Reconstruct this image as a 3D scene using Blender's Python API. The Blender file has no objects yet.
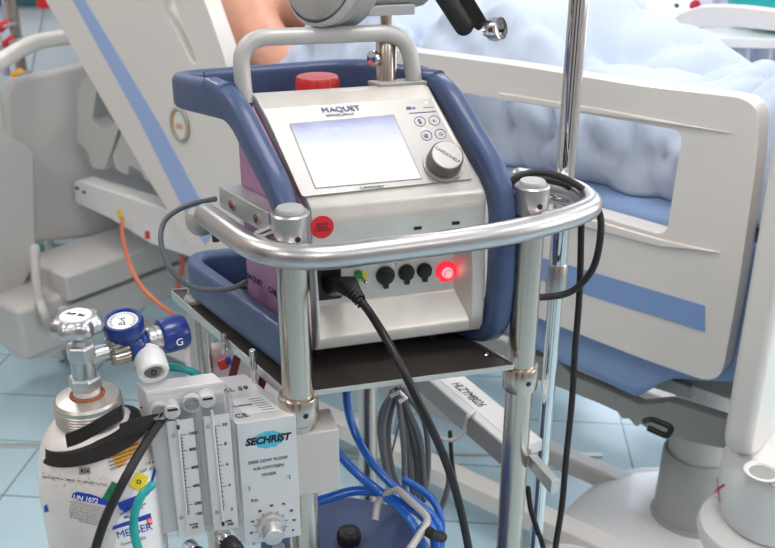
import bpy, bmesh, math, random
from mathutils import Vector, Matrix, noise
V = Vector
R = math.radians
SC = bpy.context.scene
COL = SC.collection

# ---------------------------------------------------------------- camera model
CH, PITCH, FPX = 1.55, R(23.8), 940.0
CAM = V((0, 0, CH))
ct, st = math.cos(PITCH), math.sin(PITCH)
FWD, UP, RT = V((0, ct, -st)), V((0, st, ct)), V((1, 0, 0))
def ray(px, py):
    return FWD + RT * ((px - 387.5) / FPX) + UP * ((274 - py) / FPX)
def at(px, py, Y):
    d = ray(px, py); return CAM + d * (Y / d.y)
def atz(px, py, z):
    d = ray(px, py); return CAM + d * ((z - CH) / d.z)
def onp(px, py, p, n):
    d = ray(px, py); return CAM + d * ((p - CAM).dot(n) / d.dot(n))

# ---------------------------------------------------------------- materials
def new_mat(name):
    m = bpy.data.materials.new(name); m.use_nodes = True
    return m, m.node_tree, m.node_tree.nodes['Principled BSDF']
def mat(name, col, rough=.5, metal=0., spec=.5, bump=0., bscale=40., var=0., vscale=8., stretch=None, coat=0., emis=None, estr=0., trans=0., alpha=1., ior=1.45, sss=0., rvar=0.):
    m, nt, b = new_mat(name)
    b.inputs['Base Color'].default_value = (*col, 1)
    b.inputs['Roughness'].default_value = rough
    b.inputs['Metallic'].default_value = metal
    b.inputs['Specular IOR Level'].default_value = spec
    b.inputs['Coat Weight'].default_value = coat
    b.inputs['Transmission Weight'].default_value = trans
    b.inputs['Alpha'].default_value = alpha
    b.inputs['IOR'].default_value = ior
    if sss:
        b.inputs['Subsurface Weight'].default_value = sss
        b.inputs['Subsurface Scale'].default_value = .02
    if emis:
        b.inputs['Emission Color'].default_value = (*emis, 1); b.inputs['Emission Strength'].default_value = estr
    tc = nt.nodes.new('ShaderNodeTexCoord'); mp = nt.nodes.new('ShaderNodeMapping')
    nt.links.new(tc.outputs['Object'], mp.inputs['Vector'])
    if stretch: mp.inputs['Scale'].default_value = stretch
    if var or rvar:
        n = nt.nodes.new('ShaderNodeTexNoise'); n.inputs['Scale'].default_value = vscale; n.inputs['Detail'].default_value = 5
        nt.links.new(mp.outputs[0], n.inputs['Vector'])
        if var:
            r = nt.nodes.new('ShaderNodeValToRGB')
            r.color_ramp.elements[0].position = .35; r.color_ramp.elements[1].position = .65
            r.color_ramp.elements[0].color = (*[max(0, c * (1 - var)) for c in col], 1)
            r.color_ramp.elements[1].color = (*[min(1, c * (1 + var * .5)) for c in col], 1)
            nt.links.new(n.outputs['Fac'], r.inputs['Fac']); nt.links.new(r.outputs['Color'], b.inputs['Base Color'])
        if rvar:
            mr = nt.nodes.new('ShaderNodeMapRange'); mr.inputs['To Min'].default_value = max(.02, rough - rvar); mr.inputs['To Max'].default_value = rough + rvar
            nt.links.new(n.outputs['Fac'], mr.inputs['Value']); nt.links.new(mr.outputs[0], b.inputs['Roughness'])
    if bump:
        n2 = nt.nodes.new('ShaderNodeTexNoise'); n2.inputs['Scale'].default_value = bscale; n2.inputs['Detail'].default_value = 4
        bp = nt.nodes.new('ShaderNodeBump'); bp.inputs['Strength'].default_value = bump; bp.inputs['Distance'].default_value = .002
        nt.links.new(mp.outputs[0], n2.inputs['Vector']); nt.links.new(n2.outputs['Fac'], bp.inputs['Height']); nt.links.new(bp.outputs[0], b.inputs['Normal'])
    return m

M = {}
M['steel'] = mat('brushed_steel', (.56, .495, .43), .24, 1., rvar=.05, vscale=30, bump=.05, bscale=200, stretch=(1, 1, .08))
M['rail_steel'] = mat('satin_rail_steel', (.54, .52, .515), .33, 1.)
M['chrome'] = mat('polished_chrome', (.72, .72, .72), .07, 1.)
M['alu'] = mat('matt_aluminium', (.62, .62, .61), .38, .75, rvar=.08, vscale=60)
M['anod'] = mat('anodised_panel', (.74, .72, .72), .42, .35, rvar=.05)
M['faceplate'] = mat('console_metal', (.72, .68, .63), .33, .5, var=.10, vscale=14, rvar=.08)
M['bezel'] = mat('console_bezel', (.40, .39, .38), .38, .25)
M['grey_handle'] = mat('grey_handle_paint', (.50, .49, .48), .38, .15)
M['navy'] = mat('blue_bumper', (.056, .088, .190), .42, coat=.15, var=.08, vscale=25)
M['purple'] = mat('purple_side', (.40, .21, .36), .42)
M['red'] = mat('red_plastic', (.66, .02, .02), .32, coat=.3)
M['redsticker'] = mat('red_sticker', (.72, .03, .03), .45)
M['tray'] = mat('dark_tray', (.060, .052, .048), .36, .3, bump=.1, bscale=300)
M['edge'] = mat('tray_edge', (.62, .60, .56), .3, .9)
M['black'] = mat('black_plastic', (.012, .011, .012), .38)
M['blackmat'] = mat('black_rubber', (.016, .015, .016), .55, bump=.2, bscale=200)
M['strap'] = mat('black_webbing', (.018, .014, .014), .8, bump=.5, bscale=400)
M['greycable'] = mat('grey_cable', (.20, .20, .21), .45)
M['dgreycable'] = mat('dark_grey_cable', (.11, .12, .14), .45)
M['bluehose'] = mat('blue_hose', (.012, .13, .55), .22, coat=.5)
M['tealhose'] = mat('teal_hose', (.02, .42, .42), .2, trans=.25, coat=.4)
M['orange'] = mat('orange_tube', (.65, .17, .08), .4)
M['white_pl'] = mat('white_plastic', (.76, .75, .74), .35, coat=.2)
M['cream'] = mat('bed_cream', (.74, .70, .66), .36, coat=.15, var=.02, vscale=3)
M['cream2'] = mat('bed_grey_cream', (.56, .54, .52), .42)
M['bgrey'] = mat('bed_grey', (.33, .33, .31), .5, var=.06)
M['colgrey'] = mat('column_grey', (.42, .42, .41), .45)
M['stripe'] = mat('stripe_blue', (.34, .46, .74), .4)
M['panelblue'] = mat('stripe_deep_blue', (.22, .34, .60), .4)
M['sheet'] = mat('blue_sheet', (.29, .42, .68), .85, bump=.15, bscale=150, var=.05)
M['duvet'] = mat('duvet_cotton', (.54, .61, .75), .85, bump=.25, bscale=60, var=.06, vscale=5)
M['gown'] = mat('gown_cotton', (.72, .76, .82), .85, bump=.2, bscale=90)
M['pillow'] = mat('pillow_cotton', (.74, .78, .84), .85, bump=.2, bscale=60)
M['skin'] = mat('skin', (.70, .36, .25), .45, sss=.15, var=.08, vscale=12)
M['hair'] = mat('hair', (.06, .04, .03), .6, bump=.6, bscale=120)
M['cyl'] = mat('cylinder_white_paint', (.76, .70, .67), .28, coat=.4, var=.10, vscale=9, bump=.05)
M['neck'] = mat('tarnished_steel', (.55, .50, .46), .38, .85, var=.25, vscale=18)
M['rust'] = mat('rust_ring', (.28, .10, .04), .7, .2, var=.4, vscale=30)
M['valve'] = mat('valve_nickel', (.55, .55, .56), .33, 1., rvar=.1, vscale=40)
M['brass'] = mat('knurled_nickel', (.42, .38, .32), .3, 1.)
M['regblue'] = mat('regulator_blue', (.008, .03, .20), .32, coat=.3)
M['lblue'] = mat('label_blue', (.01, .05, .40), .5)
M['lwhite'] = mat('label_white', (.86, .86, .87), .5)
M['lyellow'] = mat('label_yellow', (.82, .62, .02), .5)
M['lorange'] = mat('label_orange', (.85, .42, .02), .5)
M['lgreen'] = mat('label_green', (.01, .18, .06), .5)
M['lcyan'] = mat('logo_cyan', (.10, .50, .68), .5)
M['ink'] = mat('ink_dark', (.012, .014, .03), .5)
M['inkp'] = mat('ink_purple', (.09, .08, .28), .5)
M['inkb'] = mat('ink_brown', (.09, .05, .05), .6)
M['inkr'] = mat('marker_red', (.50, .01, .05), .5)
M['faint'] = mat('faint_screen_text', (.03, .03, .05), .3, emis=(.66, .72, .93), estr=.85)
M['knobgrey'] = mat('knob_grey', (.15, .14, .135), .35, .3)
M['knobtop'] = mat('knob_top', (.40, .39, .38), .3, .3)
M['knobcap'] = mat('cap_grey', (.40, .40, .41), .4)
M['glowred'] = mat('glowing_red', (.9, .02, .04), .3, emis=(1., .02, .06), estr=.85)
M['glowpink'] = mat('glowing_core', (.9, .3, .3), .3, emis=(1., .3, .3), estr=1.1)
M['led'] = mat('indicator_led', (1, .8, .5), .3, emis=(1., .75, .45), estr=3.)
M['green'] = mat('earth_green', (.01, .25, .08), .4)
M['yellow'] = mat('earth_yellow', (.75, .60, .05), .4)
M['unit'] = mat('navy_case', (.055, .085, .19), .42, bump=.1, bscale=120)
M['pinkframe'] = mat('bakelite', (.20, .03, .03), .4)
M['wall'] = mat('wall_paint', (.60, .68, .74), .6)
M['wallw'] = mat('wall_white', (.52, .46, .43), .7)
M['ceil'] = mat('ceiling_paint', (.85, .85, .84), .8)
M['skirt'] = mat('teal_skirting', (.12, .26, .27), .35)
M['band'] = mat('dark_teal_rail', (.03, .10, .12), .4)
M['curtain'] = mat('curtain_cloth', (.80, .78, .90), .8, trans=.0, emis=None)
M['tealbag'] = mat('teal_bag', (.02, .46, .48), .4)
M['reflection_panel'] = mat('dark_reflection_panel', (.05, .035, .03), .4)  # dark brown of the unseen slabs added for reflections in the steel
M['lamp'] = mat('lamp_diffuser', (1, 1, 1), .5, emis=(1., .98, .95), estr=6.)
M['clear'] = mat('clear_tubing', (.75, .80, .85), .15, trans=.7)
M['fluid'] = mat('pale_pink_bag', (.78, .66, .70), .3, coat=.3)
M['lilac'] = mat('lilac_fluid', (.60, .55, .70), .3, trans=.3)

def screen_mat():
    m, nt, b = new_mat('lcd_screen')
    b.inputs['Base Color'].default_value = (.03, .03, .05, 1); b.inputs['Roughness'].default_value = .35; b.inputs['Specular IOR Level'].default_value = .25
    # the lit picture of the display: white trace page with a blue-violet header band
    tc = nt.nodes.new('ShaderNodeTexCoord'); sp = nt.nodes.new('ShaderNodeSeparateXYZ')
    nt.links.new(tc.outputs['UV'], sp.inputs[0])
    r = nt.nodes.new('ShaderNodeValToRGB'); e = r.color_ramp.elements
    e[0].position = 0; e[0].color = (1, 1, 1, 1)
    e[1].position = 1; e[1].color = (.36, .40, .66, 1)
    x = e.new(.60); x.color = (.90, .93, 1, 1)
    x = e.new(.84); x.color = (.66, .72, .92, 1)
    n = nt.nodes.new('ShaderNodeTexNoise'); n.inputs['Scale'].default_value = 3.
    mm = nt.nodes.new('ShaderNodeMath'); mm.operation = 'MULTIPLY_ADD'; mm.inputs[1].default_value = .22; 
    ad = nt.nodes.new('ShaderNodeMath'); ad.operation = 'SUBTRACT'; ad.inputs[1].default_value = .11
    nt.links.new(tc.outputs['UV'], n.inputs['Vector']); nt.links.new(n.outputs['Fac'], mm.inputs[0]); nt.links.new(sp.outputs['Y'], mm.inputs[2])
    nt.links.new(mm.outputs[0], ad.inputs[0]); nt.links.new(ad.outputs[0], r.inputs['Fac'])
    nt.links.new(r.outputs['Color'], b.inputs['Emission Color']); b.inputs['Emission Strength'].default_value = .86
    return m
M['screen'] = screen_mat()

def acrylic():
    m = bpy.data.materials.new('clear_acrylic'); m.use_nodes = True; nt = m.node_tree; nt.nodes.clear()
    o = nt.nodes.new('ShaderNodeOutputMaterial'); mx = nt.nodes.new('ShaderNodeMixShader'); fr = nt.nodes.new('ShaderNodeFresnel'); fr.inputs['IOR'].default_value = 1.49
    t = nt.nodes.new('ShaderNodeBsdfTransparent'); t.inputs['Color'].default_value = (.995, .995, .995, 1)
    g = nt.nodes.new('ShaderNodeBsdfGlossy'); g.inputs['Roughness'].default_value = .06
    hf = nt.nodes.new('ShaderNodeMath'); hf.operation = 'MULTIPLY'; hf.inputs[1].default_value = .45
    nt.links.new(fr.outputs[0], hf.inputs[0]); nt.links.new(hf.outputs[0], mx.inputs[0]); nt.links.new(t.outputs[0], mx.inputs[1]); nt.links.new(g.outputs[0], mx.inputs[2]); nt.links.new(mx.outputs[0], o.inputs[0])
    return m
M['acrylic'] = acrylic()

def floor_mat():
    m, nt, b = new_mat('teal_floor_tiles')
    tc = nt.nodes.new('ShaderNodeTexCoord'); mp = nt.nodes.new('ShaderNodeMapping')
    mp.inputs['Rotation'].default_value = (0, 0, R(6.1)); mp.inputs['Location'].default_value = TILE_OFF
    nt.links.new(tc.outputs['Object'], mp.inputs['Vector'])
    br = nt.nodes.new('ShaderNodeTexBrick'); br.offset = 0.; br.squash = 1.
    br.inputs['Scale'].default_value = 1.; br.inputs['Mortar Size'].default_value = .0028; br.inputs['Mortar Smooth'].default_value = .3
    br.inputs['Brick Width'].default_value = TILE; br.inputs['Row Height'].default_value = TILE
    br.inputs['Color1'].default_value = (.50, .69, .77, 1); br.inputs['Color2'].default_value = (.54, .73, .81, 1); br.inputs['Mortar'].default_value = (.17, .24, .29, 1)
    nt.links.new(mp.outputs[0], br.inputs['Vector'])
    n = nt.nodes.new('ShaderNodeTexNoise'); n.inputs['Scale'].default_value = 3.; n.inputs['Detail'].default_value = 6
    mx = nt.nodes.new('ShaderNodeMix'); mx.data_type = 'RGBA'; mx.blend_type = 'MULTIPLY'; mx.inputs[0].default_value = .25
    nt.links.new(tc.outputs['Object'], n.inputs['Vector'])
    nt.links.new(br.outputs['Color'], mx.inputs[6]); nt.links.new(n.outputs['Fac'], mx.inputs[7])
    nt.links.new(mx.outputs[2], b.inputs['Base Color'])
    b.inputs['Roughness'].default_value = .27; b.inputs['Specular IOR Level'].default_value = .7
    bp = nt.nodes.new('ShaderNodeBump'); bp.inputs['Strength'].default_value = .3; bp.inputs['Distance'].default_value = .002; bp.invert = True
    nt.links.new(br.outputs['Fac'], bp.inputs['Height']); nt.links.new(bp.outputs[0], b.inputs['Normal'])
    return m
TILE = .25
TILE_OFF = (.0, .0, 0)

# ---------------------------------------------------------------- object helpers
def wloc(o):
    return V(o['_o']) if o is not None and '_o' in o else V((0, 0, 0))
MADE = []
def link(name, me, m, parent=None, origin=None, bevel=0., seg=3, sub=0, solid=0.):
    """vertices arrive in world space; the object's own origin is its thing's base"""
    o0 = V(origin) if origin is not None else (wloc(parent) if parent else V((0, 0, 0)))
    me.transform(Matrix.Translation(-o0))
    o = bpy.data.objects.new(name, me); COL.objects.link(o)
    if parent is not None:
        o.parent = parent; o.location = o0 - wloc(parent)
    else:
        o.location = o0
    o['_o'] = list(o0); MADE.append(o)
    for mm in (m if isinstance(m, (list, tuple)) else [m]): me.materials.append(mm)
    if solid:
        s = o.modifiers.new('solid', 'SOLIDIFY'); s.thickness = solid; s.offset = 0
    if bevel:
        b = o.modifiers.new('bevel', 'BEVEL'); b.width = bevel; b.segments = seg; b.limit_method = 'ANGLE'; b.angle_limit = R(35); b.harden_normals = True
    if sub:
        s = o.modifiers.new('sub', 'SUBSURF'); s.levels = sub; s.render_levels = sub
    return o
def build(name, bm, m, parent=None, origin=None, bevel=0., seg=3, sub=0, smooth=True, sharp=38, recalc=True, solid=0.):
    if recalc: bmesh.ops.recalc_face_normals(bm, faces=bm.faces)
    if smooth:
        for f in bm.faces: f.smooth = True
        if not sub and not bevel:
            for e in bm.edges:
                if len(e.link_faces) == 2 and e.calc_face_angle(0) > R(sharp): e.smooth = False
    me = bpy.data.meshes.new(name); bm.to_mesh(me); bm.free()
    return link(name, me, m, parent, origin, bevel, seg, sub, solid)
def thing(name, label, cat, loc, group=None):
    o = bpy.data.objects.new(name, None); COL.objects.link(o); o.location = loc
    o.empty_display_size = .05
    o['_o'] = list(loc); o['label'] = label; o['category'] = cat
    if group: o['group'] = group
    MADE.append(o); return o
def tag(o, label, cat, group=None, kind=None):
    if kind: o['kind'] = kind
    if label: o['label'] = label; o['category'] = cat
    if group: o['group'] = group
    return o

# ---------------------------------------------------------------- shape helpers (all add to a bmesh, world space)
def NB(): return bmesh.new()
def basis(o, x, y, z=None):
    x = V(x); y = V(y); z = V(z) if z is not None else x.cross(y)
    m = Matrix.Identity(4)
    for i in range(3): m[i][0], m[i][1], m[i][2], m[i][3] = x[i], y[i], z[i], o[i]
    return m
def box(bm, mtx, x0, x1, y0, y1, z0, z1, mi=0):
    vs = [bm.verts.new(mtx @ V((x, y, z))) for x in (x0, x1) for y in (y0, y1) for z in (z0, z1)]
    for q in ((0, 1, 3, 2), (4, 6, 7, 5), (0, 4, 5, 1), (2, 3, 7, 6), (0, 2, 6, 4), (1, 5, 7, 3)):
        f = bm.faces.new([vs[i] for i in q]); f.material_index = mi
I4 = Matrix.Identity(4)
def prism(bm, pts, vec, mi=0):
    vec = V(vec); a = [bm.verts.new(V(p)) for p in pts]; b = [bm.verts.new(V(p) + vec) for p in pts]
    n = len(a)
    for L in (a, b):
        f = bm.faces.new(L if L is a else L[::-1]); f.material_index = mi
    for i in range(n):
        f = bm.faces.new([a[i], b[i], b[(i + 1) % n], a[(i + 1) % n]]); f.material_index = mi
def loft(bm, rings, closed=True, cap=True, mi=0):
    L = [[bm.verts.new(V(p)) for p in r] for r in rings]; n = len(L[0])
    for i in range(len(L) - 1):
        for j in range(n if closed else n - 1):
            f = bm.faces.new([L[i][j], L[i][(j + 1) % n], L[i + 1][(j + 1) % n], L[i + 1][j]]); f.material_index = mi
    if cap and closed:
        for r in (L[0], L[-1][::-1]):
            try:
                f = bm.faces.new(r); f.material_index = mi
            except ValueError: pass
def catmull(pts, k=8, closed=False):
    pts = [V(p) for p in pts]; n = len(pts)
    if k <= 1 or n < 3: return pts
    out = []
    rng = range(n) if closed else range(n - 1)
    for i in rng:
        if closed: p0, p1, p2, p3 = pts[(i - 1) % n], pts[i], pts[(i + 1) % n], pts[(i + 2) % n]
        else: p0, p1, p2, p3 = pts[max(i - 1, 0)], pts[i], pts[i + 1], pts[min(i + 2, n - 1)]
        for j in range(k):
            t = j / k
            out.append(.5 * ((2 * p1) + (p2 - p0) * t + (2 * p0 - 5 * p1 + 4 * p2 - p3) * t * t + (3 * p1 - p0 - 3 * p2 + p3) * t ** 3))
    if not closed: out.append(pts[-1])
    return out
def fillet(pts, r, k=6, closed=False):
    """polyline with rounded corners"""
    pts = [V(p) for p in pts]; n = len(pts); out = []
    for i in range(n):
        if not closed and i in (0, n - 1): out.append(pts[i]); continue
        a, p, b = pts[i - 1], pts[i], pts[(i + 1) % n]
        rr = min(r, (a - p).length * .48, (b - p).length * .48)
        s = p + (a - p).normalized() * rr; e = p + (b - p).normalized() * rr
        for j in range(k + 1):
            t = j / k; out.append((1 - t) ** 2 * s + 2 * t * (1 - t) * p + t * t * e)
    return out
def tube(bm, pts, rad, n=12, mi=0, cap=True, closed=False, endround=False):
    pts = [V(p) for p in pts]
    q = [pts[0]]
    for p in pts[1:]:
        if (p - q[-1]).length > 1e-6: q.append(p)
    pts = q; m = len(pts)
    rf = rad if callable(rad) else (lambda t: rad)
    rings = []; prev = None
    for i, p in enumerate(pts):
        if closed: t = (pts[(i + 1) % m] - pts[i - 1]).normalized()
        else: t = (pts[min(i + 1, m - 1)] - pts[max(i - 1, 0)]).normalized()
        if prev is None:
            a = t.cross(V((0, 0, 1)))
            if a.length < .2: a = t.cross(V((0, 1, 0)))
            a.normalize()
        else:
            a = (prev - t * prev.dot(t)).normalized()
        prev = a; b = t.cross(a); r = rf(i / max(m - 1, 1))
        rings.append([p + (a * math.cos(2 * math.pi * j / n) + b * math.sin(2 * math.pi * j / n)) * r for j in range(n)])
    if endround and not closed:
        def dome(ring, c, t):
            r = (ring[0] - c).length; res = []
            for k in (1, 2, 3):
                an = k * math.pi / 8
                res.append([c + (v - c) * math.cos(an) + t * r * math.sin(an) * .9 for v in ring])
            return res
        t0 = (pts[0] - pts[1]).normalized(); t1 = (pts[-1] - pts[-2]).normalized()
        rings = dome(rings[0], pts[0], t0)[::-1] + rings + dome(rings[-1], pts[-1], t1)
    if closed: rings.append(rings[0]); cap = False
    loft(bm, rings, True, cap, mi)
    if closed: bmesh.ops.remove_doubles(bm, verts=bm.verts, dist=1e-6)
def lathe(bm, prof, o, axis=(0, 0, 1), n=32, mi=0, star=None, cap=True):
    """prof = [(radius, height)...] about the axis through o"""
    z = V(axis).normalized(); x = z.cross(V((0, 0, 1)))
    if x.length < .2: x = V((1, 0, 0)); x = (x - z * x.dot(z))
    x.normalize(); y = z.cross(x); o = V(o); rings = []
    for r, h in prof:
        ring = []
        for j in range(n):
            a = 2 * math.pi * j / n; rr = r * (star(a) if star else 1)
            ring.append(o + z * h + (x * math.cos(a) + y * math.sin(a)) * max(rr, 1e-5))
        rings.append(ring)
    loft(bm, rings, True, cap, mi)
def sweep(bm, pts, prof, ref, mi=0, cap=True):
    """prof in (side, ref) coordinates, ref a fixed vector"""
    pts = [V(p) for p in pts]; ref = V(ref).normalized(); m = len(pts); rings = []
    for i, p in enumerate(pts):
        t = (pts[min(i + 1, m - 1)] - pts[max(i - 1, 0)]); t = (t - ref * t.dot(ref)).normalized()
        s = t.cross(ref).normalized()
        rings.append([p + s * a + ref * b for a, b in prof])
    loft(bm, rings, True, cap, mi)
def rrect(hx, hy, r, k=4):
    out = []
    for cx, cy, a0 in ((hx - r, hy - r, 0), (-hx + r, hy - r, 90), (-hx + r, -hy + r, 180), (hx - r, -hy + r, 270)):
        for j in range(k + 1):
            a = R(a0 + 90 * j / k); out.append((cx + r * math.cos(a), cy + r * math.sin(a)))
    return out
def text(s, size, o, x, y, m, parent, name='lettering', align='CENTER', ext=.0002, shear=0., bold=0., sx=1.):
    """flat printed lettering, world origin o, reading direction x, up y"""
    cu = bpy.data.curves.new('t', 'FONT'); cu.body = s; cu.size = size; cu.align_x = align; cu.align_y = 'CENTER'; cu.extrude = ext; cu.shear = shear; cu.offset = bold
    cu.resolution_u = 3
    to = bpy.data.objects.new('t', cu); me = bpy.data.meshes.new_from_object(to)
    bpy.data.objects.remove(to)
    x = V(x).normalized(); y = V(y).normalized(); y0 = (y - x * x.dot(y) * 1)
    z = x.cross(y).normalized()
    me.transform(basis(V(o), x * sx, y, z))
    me.name = name
    return link(name, me, m, parent)
def quadmap(a, b, c, d):
    """bilinear: (0,0)=a bottom-left, (1,0)=b, (1,1)=c top-right, (0,1)=d"""
    a, b, c, d = map(V, (a, b, c, d))
    return lambda u, v: a * (1 - u) * (1 - v) + b * u * (1 - v) + c * u * v + d * (1 - u) * v
def decal(bm, fn, u0, u1, v0, v1, nrm, t=.0004, k=1, mi=0):
    g = [[fn(u0 + (u1 - u0) * i / k, v0 + (v1 - v0) * j / k) for j in (0, 1)] for i in range(k + 1)]
    for i in range(k):
        prism(bm, [g[i][0], g[i + 1][0], g[i + 1][1], g[i][1]], V(nrm) * t, mi)
# ================================================================ THE SETTING
TW, TH = .338, .25
ROT = R(5.2)
cr, sr = math.cos(ROT), math.sin(ROT)
_p = atz(628, 448, 0); _q = atz(600, 423, 0)
TILE_OFF = (-(cr * _p.x - sr * _p.y) % TW, -(sr * _q.x + cr * _q.y) % TH, 0)
M['floor'] = floor_mat()
for nd in M['floor'].node_tree.nodes:
    if nd.type == 'TEX_BRICK': nd.inputs['Brick Width'].default_value = TW; nd.inputs['Row Height'].default_value = TH
    if nd.type == 'MAPPING': nd.inputs['Rotation'].default_value = (0, 0, ROT)
def RM(c, d, z=0):                       # room coordinates -> world
    return V((cr * c + sr * d, -sr * c + cr * d, z))
RMX = basis((0, 0, 0), (cr, -sr, 0), (sr, cr, 0), (0, 0, 1))
C0, C1, D0, D1, HT = -2.6, 3.0, -2.4, 3.42, 2.75
def struct(name, bm, m, **k):
    o = build(name, bm, m, **k); o['kind'] = 'structure'; return o
b = NB(); box(b, RMX, C0, C1, D0, D1, -.1, 0); struct('floor', b, M['floor'], smooth=False)
b = NB(); box(b, RMX, C0, C1, D0, D1, HT, HT + .1); struct('ceiling', b, M['ceil'], smooth=False)
X0_, X1_, Y0_, Y1_ = .45, 2.75, .12, 2.30
b = NB(); box(b, RMX, C0, X0_, D1, D1 + .12, 0, HT); box(b, RMX, X1_, C1, D1, D1 + .12, 0, HT); box(b, RMX, X0_, X1_, D1, D1 + .12, 0, Y0_); box(b, RMX, X0_, X1_, D1, D1 + .12, Y1_, HT)
wf = NB()
for a0, a1, z0, z1 in ((X0_, X0_ + .06, Y0_, Y1_), (X1_ - .06, X1_, Y0_, Y1_), (X0_, X1_, Y0_, Y0_ + .06), (X0_, X1_, Y1_ - .06, Y1_), ((X0_ + X1_) / 2 - .03, (X0_ + X1_) / 2 + .03, Y0_, Y1_)):
    box(wf, RMX, a0, a1, D1 + .03, D1 + .09, z0, z1)
w2 = struct('window_2', wf, M['white_pl'], smooth=False)
wp = NB(); box(wp, RMX, X0_ + .06, X1_ - .06, D1 + .055, D1 + .065, Y0_ + .06, Y1_ - .06); build('window_pane', wp, M['acrylic'], w2)
struct('wall_back', b, M['wall'], smooth=False)
b = NB(); box(b, RMX, C0 - .12, C0, D0, D1, 0, HT); struct('wall_left', b, M['wallw'], smooth=False)
b = NB(); box(b, RMX, C0, C1, D0 - .12, D0, 0, HT); struct('wall_front', b, M['wallw'], smooth=False)
b = NB(); box(b, RMX, -1.9, -.9, D0, D0 + .05, 0, 2.1); struct('reflection_panel_1', b, M['reflection_panel'], bevel=.004)  # three unseen dark slabs, added so the steel has something dark to reflect
b = NB(); box(b, RMX, .3, 1.3, D0, D0 + .05, 0, 2.1); struct('reflection_panel_2', b, M['reflection_panel'], bevel=.004)
b = NB(); box(b, RMX, C0, C0 + .05, -.6, .4, 0, 2.1); struct('reflection_panel_3', b, M['reflection_panel'], bevel=.004)
W0, W1, WZ0, WZ1 = .2, 2.6, .95, 2.25
b = NB()
box(b, RMX, C1, C1 + .12, D0, W0, 0, HT); box(b, RMX, C1, C1 + .12, W1, D1, 0, HT)
box(b, RMX, C1, C1 + .12, W0, W1, 0, WZ0); box(b, RMX, C1, C1 + .12, W0, W1, WZ1, HT)
struct('wall_right', b, M['wallw'], smooth=False)
wn = NB()
for a0, a1, z0, z1 in ((W0, W0 + .05, WZ0, WZ1), (W1 - .05, W1, WZ0, WZ1), (W0, W1, WZ0, WZ0 + .05), (W0, W1, WZ1 - .05, WZ1), ((W0 + W1) / 2 - .025, (W0 + W1) / 2 + .025, WZ0, WZ1)):
    box(wn, RMX, C1 + .03, C1 + .09, a0, a1, z0, z1)
w = struct('window_1', wn, M['white_pl'], smooth=False)
b = NB(); box(b, RMX, C1 + .055, C1 + .065, W0 + .05, W1 - .05, WZ0 + .05, WZ1 - .05); build('window_pane', b, M['acrylic'], w)
b = NB(); box(b, RMX, C0, C1, D1 - .018, D1, 0, .12); struct('baseboard_back', b, M['skirt'], smooth=False)
b = NB(); box(b, RMX, C0, .2, D1 - .03, D1, 1.06, 1.20); struct('trim_1', b, M['band'], bevel=.008)
# ceiling luminaires (thing > frame, diffuser)
LAMPS = [(-1.6, -1.0), (.2, -1.0), (2.0, -1.0), (-1.6, .9), (.2, .9), (2.0, .9), (-1.6, 2.6), (.2, 2.6), (2.0, 2.6)]
for i, (c, d) in enumerate(LAMPS):
    p = RM(c, d, HT - .05)
    t = thing('ceiling_light', 'square white ceiling lamp panel above the ward', 'ceiling light', p, 'ceiling lamp panels')
    b = NB()
    for a in ((-.32, .32, -.32, -.29), (-.32, .32, .29, .32), (-.32, -.29, -.29, .29), (.29, .32, -.29, .29)):
        box(b, RMX, c + a[0], c + a[1], d + a[2], d + a[3], HT - .05, HT)
    build('lamp_frame', b, M['white_pl'], t, smooth=False)
    b = NB(); box(b, RMX, c - .29, c + .29, d - .29, d + .29, HT - .04, HT - .01); build('diffuser', b, M['lamp'], t, smooth=False)

# ---------------------------------------------------------------- things against the far wall
def cloth_strip(a, bb, z0, z1, waves, amp, nrm, k=90):
    b = NB(); a = V(a); bb = V(bb); nrm = V(nrm)
    g = []
    for j in range(13):
        z = z0 + (z1 - z0) * j / 12; row = []
        for i in range(k + 1):
            s = i / k; p = a.lerp(bb, s)
            w_ = math.sin(s * waves * 6.283 + .6 * math.sin(3 * s + j * .15)) * amp * (1 - .3 * j / 12)
            row.append(b.verts.new(V((p.x, p.y, z)) + nrm * w_))
        g.append(row)
    for j in range(12):
        for i in range(k): b.faces.new([g[j][i], g[j][i + 1], g[j + 1][i + 1], g[j + 1][i]])
    return b
pa, pb = RM(.72, D1 - .12), RM(1.22, D1 - .12)
t = build('privacy_curtain', cloth_strip(pa, pb, .35, 2.55, 7, .035, RM(0, 1)), M['curtain'], origin=(pa + pb) / 2 + V((0, 0, .35)), solid=.003)
tag(t, 'pale lilac curtain hanging in folds behind the far side rail of the bed', 'curtain')
bm_ = NB(); tube(bm_, [RM(.6, D1 - .12, 2.57), RM(2.9, D1 - .12, 2.57)], .012)
for c in (.65, 2.85): tube(bm_, [RM(c, D1 - .12, 2.57), RM(c, D1, 2.57)], .008)
o = build('curtain_rail', bm_, M['alu'], origin=RM(1.7, D1 - .12, 2.57)); tag(o, 'metal rail the pale lilac curtain hangs from', 'curtain rail')
# teal bag high in the right corner
c0 = at(790, -14, 2.95)
b = NB(); prof = [(.01, .13), (.05, .12), (.13, .08), (.16, 0), (.15, -.08), (.09, -.12), (.01, -.13)]
lathe(b, prof, c0, (0, 0, 1), 24, star=lambda a: 1 + .10 * math.sin(3 * a) + .05 * math.sin(7 * a))
o = build('supply_bag', b, M['tealbag'], origin=c0 - V((0, 0, .13)), sharp=80); tag(o, 'bright teal bag on the shelf in the far right corner', 'bag')
s0 = c0 - V((0, 0, .13))
b = NB(); box(b, basis(s0, (cr, -sr, 0), (sr, cr, 0), (0, 0, 1)), -.3, .35, -.16, .30, -.03, 0)
o = build('wall_shelf', b, M['white_pl'], origin=s0 + V((0, 0, -.03)), bevel=.004); tag(o, 'white wall shelf under the teal bag', 'shelf')
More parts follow.
